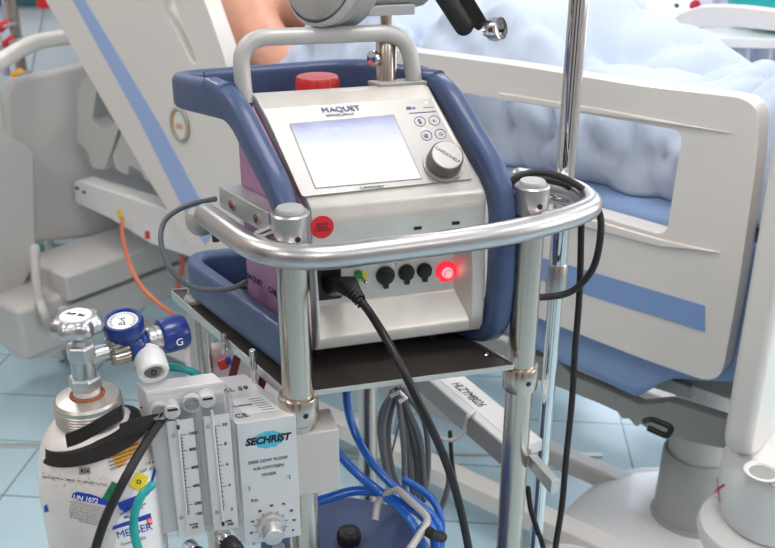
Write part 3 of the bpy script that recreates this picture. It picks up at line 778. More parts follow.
# ================================================================ TROLLEY
A_ = R(15.5); G_ = R(37)
U = V((math.cos(A_), math.sin(A_), 0)); Wv = V((-math.sin(G_), math.cos(G_), 0)); Z = V((0, 0, 1))
NU = V((U.y, -U.x, 0))            # outward normal of front faces
NS = V((-Wv.y, Wv.x, 0))          # outward normal of left side faces
L0 = V((-.110, 1.0, 0)); R0 = V((.178, 1.10, 0)); TZ = .950
DL = atz(196, 300, TZ); DL = V((DL.x, DL.y, 0)); DR = at(368, 450, 1.40); DR = V((DR.x, DR.y, 0))
tro = thing('equipment_trolley', 'stainless steel trolley with round posts and bent guard rail carrying the console', 'trolley', (L0 + R0 + DL + DR) / 4)
def post(c, z1, r=.0195, collars=(), top=None, dots=True):
    b = NB(); lathe(b, [(r, .10), (r, z1)], c, n=36); o = build('post', b, M['steel'], tro)
    for z, h in collars:
        b = NB(); lathe(b, [(r + .0005, z), (r + .0045, z + .001), (r + .0055, z + .003), (r + .0055, z + h - .003), (r + .0045, z + h - .001), (r + .0005, z + h)], c, n=36)
        cl = build('collar', b, M['steel'], o)
        for (dx, dy) in ((.35, -.94),):
            d = V((dx, dy, 0)).normalized() if c.x > 0 else V((.42, -.91, 0))
            b = NB(); lathe(b, [(.0035, 0), (.0035, .0008)], c + d * (r + .0052) + Z * (z + h / 2), d, 12); build('grub_screw', b, M['ink'], cl)
    if top:
        b = NB(); lathe(b, [(r + .0005, z1 - top), (r + .003, z1 - top + .001), (r + .003, z1 - .002), (r + .001, z1), (.016, z1 + .0005), (.001, z1 + .0005)], c, n=36); k = build('post_head', b, M['rail_steel'], o)
        b = NB(); lathe(b, [(.0165, z1), (.0165, z1 + .003), (.015, z1 + .0055), (.001, z1 + .006)], c, n=32); build('post_cap', b, M['knobcap'], k)
    return o
zc = at(300, 387, 1.0).z
pl_ = post(L0, 1.186, collars=((atz(0, 0, 0).z + at(299, 428, 1.0 - .02).z, .037),), top=.042)
pr_ = post(R0, 1.185, r=.0185, collars=((at(516, 395, 1.10 - .02).z, .036),), top=.036)
b = NB(); lathe(b, [(.0035, 0), (.0035, .0008)], L0 + V((.42, -.91, 0)) * .0226 + Z * 1.160, (.42, -.91, 0), 12); build('grub_screw', b, M['ink'], pl_)
b = NB(); lathe(b, [(.0035, 0), (.0035, .0008)], R0 + V((.35, -.94, 0)).normalized() * .0216 + Z * 1.163, (.35, -.94, 0), 12); build('grub_screw', b, M['ink'], pr_)
for c, z1 in ((DL, TZ - .003), (DR, TZ - .002)):
    b = NB(); lathe(b, [(.0165, .10), (.0165, z1)], c, n=32); o = build('post', b, M['steel'], tro)
    b = NB(); lathe(b, [(.017, z1), (.017, z1 + .008), (.014, z1 + .011), (.001, z1 + .012)], c, n=32); build('post_cap', b, M['knobcap'], o)
# guard rail
RZ = 1.145
rp = [(205, 213), (236, 236), (262, 253), (300, 258), (375, 253), (440, 243), (500, 233), (545, 223), (578, 212), (588, 201), (575, 190), (548, 183), (524, 180)]
pts = [atz(x, y, RZ) for x, y in rp]
ctrl = [atz(206, 216, RZ), atz(257, 253, RZ), atz(275, 259, RZ), atz(330, 258, RZ), atz(500, 234, RZ), atz(545, 224, RZ), atz(582, 212, RZ), atz(590, 203, RZ), atz(575, 191, RZ), atz(547, 183, RZ), atz(519, 178, RZ)]
b = NB(); rl = fillet([atz(206, 215, RZ), atz(274, 264, RZ), atz(440, 243, RZ)], .085, 14) + catmull([atz(440, 243, RZ)] + ctrl[4:], 10)[1:]; tube(b, rl, .0150, 24, endround=True); gr = build('guard_rail', b, M['rail_steel'], tro)
for p, q in ((L0 + V((-.018, -.006, RZ + .022)), atz(258, 236, RZ + .010)), (R0 + V((.018, .004, RZ + .022)), at(566, 203, 1.170))):
    b = NB(); tube(b, [p, q], .0065, 14); build('rail_stub', b, M['chrome'], gr)
# tray
TA, TB = atz(291, 394, TZ), atz(513, 365, TZ); TD = atz(172, 291, TZ); TC = TB + Wv * .33
b = NB(); prism(b, [TA, TB, TC, TD], (0, 0, -.0035)); tr = build('tray', b, M['tray'], tro, smooth=False)
b = NB()
for p, q, h0, h1 in ((TA, TB, -.006, .0012), (TB, TC, -.006, .003), (TD, TA, -.012, .0015), (TC, TD, -.006, .003)):
    d = (q - p).normalized(); s = V((d.y, -d.x, 0)) * .002
    prism(b, [p + Z * h0, q + Z * h0, q + Z * h1, p + Z * h1], s)
build('tray_rim', b, M['edge'], tr, bevel=.0006, seg=2)
for px, py, h in ((254, 372, .032), (191, 299, .030), (224, 340, .010)):
    p = atz(px, py, TZ); b = NB(); lathe(b, [(.0045, -.02), (.0045, h - .001), (.0038, h)], p, n=16); build('tray_pin', b, M['chrome'], tro)
p = atz(309, 385, TZ); b = NB(); lathe(b, [(.001, .004), (.003, .003), (.004, 0)], p, n=14); build('tray_screw', b, M['chrome'], tr)
p = atz(486, 354, TZ); b = NB(); lathe(b, [(.001, .002), (.003, .0015), (.004, 0)], p, n=14); build('tray_screw', b, M['chrome'], tr)
# slot box clamp under the left collar
zt = .895
c = onp(339, 429, L0 - V((0, .021, 0)), NU)
fc = c; h = c.z - onp(339, 490, L0 - V((0, .021, 0)), NU).z
b = NB(); box(b, basis(fc, U, -NU, Z), -.062, 0, 0, .052, -h, 0); build('mounting_block', b, M['cream2'], tro, bevel=.0025)
# lower deck, legs
b = NB(); dk = [L0 + V((-.06, -.06, 0)), R0 + V((.10, -.05, 0)), R0 + V((.12, .22, 0)), DR + V((.10, .10, 0)), DL + V((-.05, .05, 0))]
prism(b, [p + Z * .10 for p in dk], (0, 0, .02)); build('lower_deck', b, M['tray'], tro, bevel=.004)
for p in (L0, R0, DL, DR):
    c = p + V((0, 0, .038)); b = NB(); lathe(b, [(.01, -.012), (.034, -.011), (.038, -.004), (.038, .004), (.034, .011), (.01, .012)], c, U, 24); cs = build('castor', b, M['blackmat'], tro)
    b = NB(); tube(b, [c + Z * .02 + U * .016, c + Z * .062 + U * .016], .006, 8); build('castor_fork', b, M['steel'], cs)
# beam with the handwritten marks, running back-left under the tray
BZ = .78
q1, q2 = atz(436, 377, BZ), atz(501, 432, BZ); q3, q4 = atz(461, 373, BZ), atz(501, 403, BZ)
dv = (q2 - q1).normalized(); near = q2 + dv * .045; far = q1 - dv * .10
wd = (q3 - q1); wd = wd - dv * wd.dot(dv)
b = NB(); prism(b, [far, near, near + wd, far + wd], (0, 0, -.02)); bm1 = build('cross_beam', b, M['white_pl'], tro, bevel=.002); bm1['label'] = 'white beam with black handwriting under the tray'
b = NB(); prism(b, [far - wd * .02, near - wd * .02, near - wd * .32, far - wd * .32], (0, 0, -.014)); build('beam_channel', b, M['alu'], bm1, smooth=False)
b = NB(); prism(b, [far - wd * .33, near - wd * .33, near - wd * .40, far - wd * .40], (0, 0, -.036)); build('beam_side', b, M['bezel'], bm1, bevel=.001)
text('HLZYMB026', .021, atz(468, 394, BZ + .0004), dv, (wd - dv * wd.dot(dv)), M['ink'], bm1, shear=.3, sx=.72)
b = NB(); cpt = [atz(474, 411, BZ + .004), atz(468, 416, BZ + .004), atz(466, 424, BZ - .02), atz(463, 434, BZ - .035), atz(452, 440, BZ - .05), atz(438, 438, BZ - .05)]
tube(b, catmull(cpt, 6), .0032, 10); build('cable_clip', b, M['cream'], bm1)
# side bar clamp on the right post
q = R0 + V((.0, .0, 0))
e = at(551, 487, 1.02); s_ = at(528, 462, 1.10); d = (e - s_).normalized()
b = NB(); prism(b, [s_ - Z * .008, e - Z * .012, e + Z * .010, s_ + Z * .012], U * .012); build('accessory_bar', b, M['alu'], tro, bevel=.001)
b = NB(); prism(b, [s_ + V((-.035, .01, -.02)), s_ + V((.006, .012, -.02)), s_ + V((.006, .012, .014)), s_ + V((-.035, .01, .014))], V((0, .012, 0))); build('clamp_lug', b, M['alu'], tro, bevel=.001)

# ================================================================ CONSOLE
O = V((-.0915, 1.05, 0)); BW = .223; ZS, ZT, BT = 1.176, 1.283, .12
def C(a, bb, z): return O + U * a + Wv * bb + Z * z
con = thing('life_support_console', 'portable heart lung console in a blue bumper frame on the trolley tray', 'medical console', C(.11, .08, TZ + .001))
prof = [(.01, .977), (0, .981), (-.002, .996), (.002, 1.002), (.030, 1.030), (.034, 1.104), (.004, 1.108), (0, 1.116), (0, ZS - .008), (.004, ZS), (BT - .004, ZT), (BT + .006, ZT + .002), (BT + .022, ZT), (BT + .024, 1.245), (.165, 1.245), (.165, .977)]
b = NB(); prism(b, [C(0, x, z) for x, z in prof], U * BW)
ck_ = [(.012, .977), (.002, .980), (-.004, .990), (-.006, 1.02), (-.005, 1.06), (-.001, 1.112), (.036, 1.112), (.036, .977)]
prism(b, [C(BW - .018, x, z) for x, z in ck_], U * .018); prism(b, [C(0, x, z) for x, z in ck_], U * .005); body = build('housing', b, M['faceplate'], con, bevel=.004)
for a_, b_ in ((.03, .055), (.19, .055), (.03, .14), (.19, .14)):
    q = NB(); lathe(q, [(.010, TZ + .001), (.010, .978)], C(a_, b_, 0), n=20); build('rubber_foot', q, M['blackmat'], con)
# purple side plate
b = NB(); sp = [(.012, .980), (.012, 1.172), (BT, ZT - .012), (.160, 1.255), (.160, .980)]
prism(b, [C(-.0015, x, z) for x, z in sp], U * .003 * -1); side = build('side_panel', b, M['purple'], con, bevel=.0005, seg=1)
ypl = (Wv * -1)
SN = NS
def SC_(bb, z): return C(-.005, bb, z)
text('MAQUET', .0125, SC_(.140, 1.030), -Wv, Z, M['ink'], side, sx=.9)
text('CARDIOHELP', .0125, SC_(.070, 1.030), -Wv, Z, M['ink'], side, bold=.0002, sx=.85)
b = NB()
for r_ in range(5):
    for c_ in range(3):
        p = SC_(.030 + c_ * .012, 1.175 - r_ * .010); lathe(b, [(.0038, 0), (.0038, .0006)], p, SN, 10)
for r_ in range(6):
    for c_ in range(2): lathe(b, [(.0038, 0), (.0038, .0006)], SC_(.030 + c_ * .012, 1.085 - r_ * .010), SN, 10)
build('vent_holes', b, M['ink'], side)
# control panel on the slanted face
SO = C(0, 0, ZS); SX = U; SY = (Wv * BT + Z * (ZT - ZS)); SNn = SX.cross(SY.normalized()).normalized()
def sl(px, py, d=0.): return onp(px, py, SO + SNn * (.0008 + d), SNn) 
SYn = SY.normalized()
b = NB(); prism(b, fillet([sl(*p) for p in ((263, 109), (430, 97), (473, 179), (302, 197))], .004, 3, True), SNn * .0012); pan = build('control_panel', b, M['bezel'], con, smooth=False)
scr_q = [sl(*p, .0013) for p in ((316, 188), (421, 178.5), (393, 115.5), (290, 124.5))]
b = NB(); prism(b, [p for p in [sl(*q, .0012) for q in ((315, 189), (422, 179.3), (393.8, 114.8), (289, 123.8))]], SNn * .0005); fr = build('screen_surround', b, M['knobgrey'], pan, smooth=False)
b = NB(); vs = [b.verts.new(p + SNn * .0008) for p in scr_q]; f = b.faces.new(vs); uvl = b.loops.layers.uv.new('UV')
for l, uv in zip(f.loops, ((0, 0), (1, 0), (1, 1), (0, 1))): l[uvl].uv = uv
build('display', b, M['screen'], pan, smooth=False, recalc=False)
def lab(s, size, px, py, m, par=None, **k): return text(s, size, sl(px, py, .0024), SX, SYn, M[m], par or pan, **k)
lab('2.28', .013, 333, 131, 'faint'); lab('KLINIK', .010, 366, 129, 'faint'); lab('8', .006, 396, 133, 'faint')
lab('MAQUET', .0105, 341, 109, 'inkp', sx=1.15); lab('GETINGE GROUP', .0042, 340, 114.5, 'inkp', sx=1.1); lab('CARDIOHELP', .0042, 372, 187, 'ink', sx=1.2)
lab('S', .009, 420, 121.5, 'inkp', bold=.0002); lab('6', .006, 434, 120.5, 'inkp'); lab('@', .0065, 426, 135.5, 'inkp'); lab('O', .006, 441, 134, 'inkp')
for px, py in ((420, 121.5), (434.5, 120.5), (426.5, 135.5), (440.5, 134)):
    c = sl(px, py, .0014); b = NB(); lathe(b, [(.0066, 0), (.0072, .0005), (.0075, 0)], c, SNn, 28, cap=False); build('button', b, M['inkp'], pan)
b = NB(); prism(b, [sl(*p, .0014) for p in ((409, 113), (435.5, 111.2), (435.9, 111.8), (409.3, 113.7))], SNn * .0003)
for x0, y0, x1, y1 in ((406, 107, 411, 109), (412, 107.5, 415, 108.4), (423, 107.5, 433, 106.5)): prism(b, [sl(x0, y0, .0014), sl(x1, y0 - .3, .0014), sl(x1 + .5, y1 + .4, .0014), sl(x0 + .5, y1 + .8, .0014)], SNn * .0003)
build('panel_marks', b, M['inkp'], pan, smooth=False)
for px, py in ((426, 103), (424, 128.5)):
    b = NB(); lathe(b, [(.0011, 0), (.0011, .0006)], sl(px, py, .0014), SNn, 10); build('indicator_light', b, M['led'], pan)
# rotary knob
kc = sl(443, 164, .001)
b = NB(); lathe(b, [(.026, 0), (.026, .002), (.001, .002)], kc + SNn * .0008, SNn, 40); build('knob_base', b, M['bezel'], pan)
b = NB(); lathe(b, [(.0215, .003), (.0225, .005), (.0212, .020), (.0195, .022), (.001, .0222)], kc, SNn, 48); kb = build('rotary_knob', b, M['knobgrey'], con)
b = NB(); lathe(b, [(.0190, .0222), (.0186, .0228), (.001, .0228)], kc, SNn, 40); kt = build('knob_top', b, M['knobtop'], kb)
dd = (SX * .62 - SYn * .78)
text('CARDIOHELP', .0058, kc + SNn * .0230, dd, SNn.cross(dd), M['ink'], kt)
# red round sticker, seams
stc = onp(322, 227, C(0, -.0005, 0), NU)
b = NB(); lathe(b, [(.0145, 0), (.0145, .0005)], stc, NU, 36); sk = build('sticker', b, M['redsticker'], con)
for k_, s_t in enumerate(('SERVICE', '06/2017', 'CHECKED')): text(s_t, .0042, stc + NU * .0007 + Z * (.004 - .004 * k_), U, Z, M['ink'], sk)
for px, py in ((414, 227), (452, 222)):
    p = onp(px, py, C(0, -.0008, 0), NU); b = NB(); prism(b, [p, p + U * .010, p + U * .010 - Z * .004, p - Z * .004], NU * .0005); build('latch_slot', b, M['ink'], body)
# connector recess fittings (on the recessed face)
RN = NU
def rc(px, py, d=.0): return onp(px, py, C(0, .0325, 0), NU) + NU * d
b = NB(); p = rc(333, 282); prism(b, [p + U * x + Z * z for x, z in ((-.036, -.022), (.010, -.022), (.010, .030), (-.036, .030))], NU * .006); so = build('mains_socket', b, M['black'], con, bevel=.002)
b = NB(); lathe(b, [(.003, 0), (.0025, .002)], rc(328, 297), NU, 10); build('socket_screw', b, M['chrome'], so)
for k_, (px, py, r) in enumerate(((385, 275, .0105), (406, 272, .009), (424, 270, .0082))):
    b = NB(); p = rc(px, py); lathe(b, [(r + .002, 0), (r + .002, .003), (r, .004), (r * .95, .009), (r * .7, .010), (.001, .010)], p, NU, 26)
    prism(b, [p + U * -.004 - Z * (r * .6), p + U * .004 - Z * (r * .6), p + U * .003 - Z * (r + .006), p - U * .003 - Z * (r + .006)], NU * .007)
    build('connector_cap', b, M['black'], con)
p = rc(361, 276); b = NB(); lathe(b, [(.008, 0), (.008, .002), (.005, .003)], p, NU, 20); et = build('earth_terminal', b, M['yellow'], con)
b = NB(); lathe(b, [(.0055, 0), (.005, .004)], p - U * .004 + Z * .004 + NU * .002, NU, 16); build('terminal_ring', b, M['green'], et)
b = NB(); tube(b, [p, p + NU * .014 - Z * .004 + U * .003], .0025, 12, endround=True); build('terminal_pin', b, M['chrome'], et)
p = rc(446, 271)
b = NB(); lathe(b, [(.0145, 0), (.0145, .003), (.0125, .006), (.008, .006), (.0075, .004)], p, NU, 32, cap=False); lathe(b, [(.0145, .0), (.001, .0)], p, NU, 32); pb = build('emergency_button', b, M['glowred'], con)
b = NB(); lathe(b, [(.0078, .003), (.007, .010), (.001, .011)], p, NU, 24); build('button_core', b, M['glowpink'], pb)
b = NB(); lathe(b, [(.0065, .011), (.005, .0112), (.0045, .011)], p, NU, 24, cap=False); build('button_ring', b, M['lwhite'], pb)
text('i', .008, rc(373, 277, .0004), U, Z, M['ink'], con); text('+', .006, rc(396, 264, .0004), U, Z, M['ink'], con)
# bumper frame
pr1 = rrect(.021, .0095, .009)
def stile(a):
    return fillet([C(a, .27, 1.289), C(a, .105, 1.289), C(a, -.012, 1.180), C(a, -.012, 1.01), C(a, .02, .972), C(a, .27, .972)], .05, 6)
b = NB()
for a, tail in ((-.030, [(-.012, 1.06), (-.012, .975)]), (BW + .016, [(-.012, 1.05), (-.006, .985), (.05, .968), (.12, .972)])): sweep(b, fillet([C(a, .165, 1.279), C(a, .108, 1.276), C(a, -.008, 1.176)] + [C(a, *q_) for q_ in tail], .045, 8), rrect(.0225, .0135, .010), U)
top = fillet([C(-.030, .122, 1.2785), C(-.026, .300, 1.262), C(BW + .016, .295, 1.268), C(BW + .016, .122, 1.2785)], .05, 8)
sweep(b, top, rrect(.012, .0235, .010), Z)
low = fillet([C(-.030, -.006, .986), C(-.026, .315, .986), C(BW + .014, .275, .986), C(BW + .014, .03, .986)], .06, 8)
sweep(b, low, rrect(.012, .029, .009), Z)
bu = build('bumper_frame', b, M['navy'], con)
b = NB()
for x in (.185,):
    for dz in (0,): prism(b, [C(-.0298, x, 1.262 + .0), C(-.0298, x + .0012, 1.262), C(-.0298, x + .0012, 1.3045), C(-.0298, x, 1.3045)], -NS * -.0006)
build('bumper_joint', b, M['ink'], bu)
b = NB(); 
for x in (.215, .185): prism(b, [C(-.020, x, 1.264), C(-.020, x - .016, 1.264), C(-.020, x - .016, 1.256), C(-.020, x, 1.256)], U * .006)
build('bumper_bracket', b, M['black'], bu, bevel=.001)
# arch handle and its feet
b = NB(); hp = fillet([C(-.008, .128, 1.275), C(-.008, .135, 1.352), C(BW - .018, .135, 1.350), C(BW - .006, .135, 1.275)], .040, 8)
tube(b, hp, .0105, 20); ah = build('arch_handle', b, M['grey_handle'], con)
b = NB(); box(b, basis(C(0, .125, 0), U, Wv, Z), BW - .062, BW + .004, -.002, .024, ZT, ZT + .006); build('handle_foot', b, M['bezel'], ah, bevel=.0015)
# mast
mc = C(BW - .036, .150, 0)
b = NB(); lathe(b, [(.0135, 1.245), (.0135, 1.338), (.012, 1.340)], mc, n=28); ms = build('mast', b, M['steel'], con)
b = NB(); lathe(b, [(.0075, 1.338), (.0075, 1.372)], mc, n=24); build('mast_rod', b, M['steel'], ms)
kd = V((-.8, -.6, 0)); b = NB(); lathe(b, [(.004, .010), (.004, .016), (.0095, .017), (.0105, .020), (.0095, .024), (.001, .025)], mc + Z * 1.318, kd, 20); build('clamp_knob', b, M['chrome'], ms)
b = NB(); box(b, basis(mc + Z * 1.372, U, -NU, Z), -.028, .032, -.02, .02, 0, .012); build('mast_plate', b, M['knobcap'], ms, bevel=.0012)
# red cap on the rear top
rcp = C(.118, .190, 0); 
b = NB(); lathe(b, [(.028, 1.245), (.029, 1.250), (.0285, 1.286), (.0265, 1.290), (.001, 1.291)], rcp, n=60, star=lambda a: 1 + .025 * math.cos(14 * a)); build('red_cap', b, M['red'], con, sharp=60)
# side bracket block with bolts and small cream clamp
p0 = onp(222, 193, C(-.046, 0, 0), NS)
b = NB(); s0_, s1_ = C(-.030, .150, 1.130), C(-.030, .035, 1.130)
bq = lambda bb, z, a=-.034: C(a, bb, z)
prism(b, [bq(.160, 1.160), bq(.035, 1.160), bq(.035, 1.130), bq(.160, 1.130)], U * .028); sb = build('side_bracket', b, M['alu'], con, bevel=.0015)
for x in (.125, .060):
    b = NB(); lathe(b, [(.0075, 0), (.0075, .0015), (.001, .002)], bq(x, 1.1435, -.0345), NS, 16); lb_ = build('bracket_bolt', b, M['steel'], sb)
    b = NB(); lathe(b, [(.004, .001), (.004, .0028)], bq(x, 1.1435, -.0345), NS, 6); build('bolt_head', b, M['pinkframe'], lb_)
p = atz(208, 224, 1.125)
b = NB(); lathe(b, [(.001, -.020), (.012, -.018), (.018, -.010), (.020, .004), (.016, .012), (.001, .013)], p + Wv * .02, Z, 24); build('rail_end_clamp', b, M['bezel'], tro)
p = atz(216, 241, 1.09); b = NB(); lathe(b, [(.005, 0), (.005, .02)], p, Z, 12); build('clamp_screw', b, M['pinkframe'], tro)

# ---- the drive unit above the mast, with its black arm
dc = mc + Z * 1.384
du = thing('pump_drive', 'grey round drive unit on the mast of the console with black arm', 'pump drive', dc)
ax = V((-.55, -.62, .30)).normalized(); ctr = at(334, -18, mc.y - .01)
b = NB(); lathe(b, [(.001, .036), (.041, .035), (.052, .029), (.056, .017), (.055, -.002), (.050, -.010), (.050, -.03), (.001, -.03)], ctr, ax, 48); build('drive_body', b, M['knobtop'], du)
b = NB(); lathe(b, [(.0565, .012), (.0595, .014), (.0595, .022), (.0560, .024)], ctr, ax, 48, cap=False); build('locking_ring', b, M['grey_handle'], du)
b = NB(); e0 = at(352, -12, mc.y); e1 = at(415, -14, mc.y + .02); tube(b, [e0, e0.lerp(e1, .5), e1], .026, 28, endround=True); build('drive_neck', b, M['knobtop'], du)
a0, a1 = at(430, -42, 1.22), at(476, 30, 1.22)
d = (a1 - a0).normalized(); sd = V((d.z, 0, -d.x)).normalized()
b = NB(); prism(b, fillet([a0 - sd * .020, a1 - sd * .018, a1 - sd * .002 + d * .004, a1 + sd * .003 - d * .01, a0 - sd * .001], .003, 2, True), V((0, .03, 0))); arm = build('arm', b, M['black'], du, bevel=.002)
b = NB(); tube(b, [a0 + sd * .010 - V((0, .0, 0)), a1 + sd * .010 - d * .012], .0125, 20, endround=True); build('arm_sleeve', b, M['blackmat'], arm)
b = NB(); c = at(484, 31, 1.21); c2 = at(496, 29, 1.205); tube(b, [c, c2], .0075, 18); lathe(b, [(.007, -.008), (.014, -.008), (.0155, 0), (.014, .008), (.007, .008)], c2, (.75, -.6, .2), 24, cap=False); build('arm_joint', b, M['chrome'], arm)
b = NB(); tube(b, catmull([a0 + V((0, .015, 0)), a0 + V((-.06, .0, .07)), e1 + V((.0, .02, .05)), e1], 6), .012, 14); build('arm_link', b, M['black'], arm)

# ================================================================ INFUSION POLE
ip = V((.2445, 1.24, 0))
t = thing('infusion_pole', 'tall chrome telescopic pole at the right of the trolley', 'pole', ip + Z * .12)
zj = at(550, 294, 1.24).z
b = NB(); lathe(b, [(.0105, .12), (.0105, zj + .02)], ip, n=28); lt = build('lower_tube', b, M['chrome'], t)
b = NB(); lathe(b, [(.0130, zj + .045), (.0130, 2.2)], ip, n=32); build('upper_tube', b, M['chrome'], t)
b = NB(); lathe(b, [(.0108, zj), (.0145, zj + .001), (.015, zj + .006), (.0145, zj + .047), (.0131, zj + .050)], ip, n=32); build('lock_sleeve', b, M['rail_steel'], t)
b = NB(); lathe(b, [(.001, .12), (.035, .12), (.035, .128), (.014, .15), (.0106, .155)], ip, n=28); build('foot_flange', b, M['steel'], t)
b = NB()
for s in (-1, 1): tube(b, catmull([ip + Z * 2.19, ip + V((s * .07, 0, 2.21)), ip + V((s * .10, 0, 2.26))]), .004, 8)
build('hook', b, M['chrome'], t)
# ================================================================ GAS MIXER WITH FLOWMETERS
M0 = atz(296, 415, .935)
MW = .072; MD = .125
fz = lambda py, px: onp(px, py, M0, NU).z
mzb = fz(536, 299)
mx = thing('gas_mixer', 'grey air oxygen mixer with clear twin flowmeter clamped to the left trolley post', 'gas mixer', M0 - U * .05 - Z * .20)
b = NB(); box(b, basis(M0, U, Wv, Z), -MW, 0, 0, MD, mzb - M0.z, 0); mb = build('mixer_housing', b, M['anod'], mx, bevel=.0012, seg=2)
def mf(px, py, d=.0005): return onp(px, py, M0, NU) + NU * d
b = NB(); c = mf(268.5, 439.5, .0002); k_ = 44; ring = []
for j in range(k_):
    a = 2 * math.pi * j / k_; r = 1 + .05 * math.cos(11 * a); ring.append(c + U * (.0185 * r * math.cos(a)) + Z * (.0120 * r * math.sin(a)))
prism(b, ring, NU * .0003); build('logo_patch', b, M['lcyan'], mb, smooth=False)
text('SECHRIST', .0135, mf(267.5, 439.5, .0007), U, Z, M['ink'], mb, bold=.0006, shear=.25, sx=.93)
for k_, (s, px, py) in enumerate((('3500 LOW FLOW', 268, 460), ('AIR-OXYGEN', 268.5, 467), ('MIXER', 269, 474))): text(s, .0064, mf(px, py), U, Z, M['ink'], mb)
for px, py in ((249, 488), (289.5, 476.5)):
    b = NB(); lathe(b, [(.0038, 0), (.0034, .0012), (.001, .0016)], mf(px, py, 0), NU, 16); sc = build('screw', b, M['chrome'], mb)
    b = NB(); p = mf(px, py, .0015); prism(b, [p + U * -.0006 - Z * .003, p + U * .0006 - Z * .003, p + U * .0006 + Z * .003, p + U * -.0006 + Z * .003], NU * .0003); build('screw_slot', b, M['ink'], sc)
text('F.O.', .0055, mf(255, 500.5), U, Z, M['ink'], mb, bold=.0001)
kc = mf(271, 525, .0)
for s, px, py in (('21', 254, 543.5), ('30', 251.5, 533), ('40', 252.5, 521.5), ('50', 260, 511), ('60', 271.5, 505.5), ('70', 283.5, 504), ('80', 291.5, 510.5), ('90', 294, 520), ('%', 293, 530)): text(s, .0045, mf(px, py), U, Z, M['ink'], mb, bold=.0001)
b = NB()
for a in range(-45, 226, 27):
    d = U * math.cos(R(a)) + Z * math.sin(R(a)); s = NU.cross(d) * .0004; p = kc + NU * .0003
    prism(b, [p + d * .0185 - s, p + d * .0215 - s, p + d * .0215 + s, p + d * .0185 + s], NU * .0003)
build('dial_ticks', b, M['ink'], mb, smooth=False)
b = NB(); lathe(b, [(.0178, 0), (.0182, .003), (.0178, .006), (.0135, .008), (.0130, .021), (.0118, .023), (.001, .0235)], kc, NU + V((0, 0, -.12)), 40, star=None); build('oxygen_dial', b, M['alu'], mx)
b = NB(); lathe(b, [(.008, -.04), (.008, 0)], kc - Z * .035 + U * .008, Z, 16); build('outlet_stub', b, M['alu'], mx)
# papers / printing on the top face
tf = lambda a, d: M0 + U * a + Wv * d + Z * .0003
b = NB(); prism(b, [tf(-.052, .018), tf(-.010, .018), tf(-.010, .060), tf(-.052, .060)], Z * .0003); lp_ = build('rating_plate', b, M['lwhite'], mb, smooth=False)
for k_ in range(6): 
    b = NB(); prism(b, [tf(-.030, .022 + k_ * .0062) + Z * .0005, tf(-.014, .022 + k_ * .0062) + Z * .0005, tf(-.014, .0232 + k_ * .0062) + Z * .0005, tf(-.030, .0232 + k_ * .0062) + Z * .0005], Z * .0002); build('plate_line', b, M['knobgrey'], lp_, smooth=False)
text('CE', .013, tf(-.058, .016) + Z * .0006, U, Wv, M['ink'], mb); text('XL 59', .014, tf(-.034, .085) + Z * .0006, U, Wv, M['ink'], mb, shear=.3)
text('WARNING', .005, tf(-.045, .040) + Z * .0008, U, Wv, M['ink'], mb)
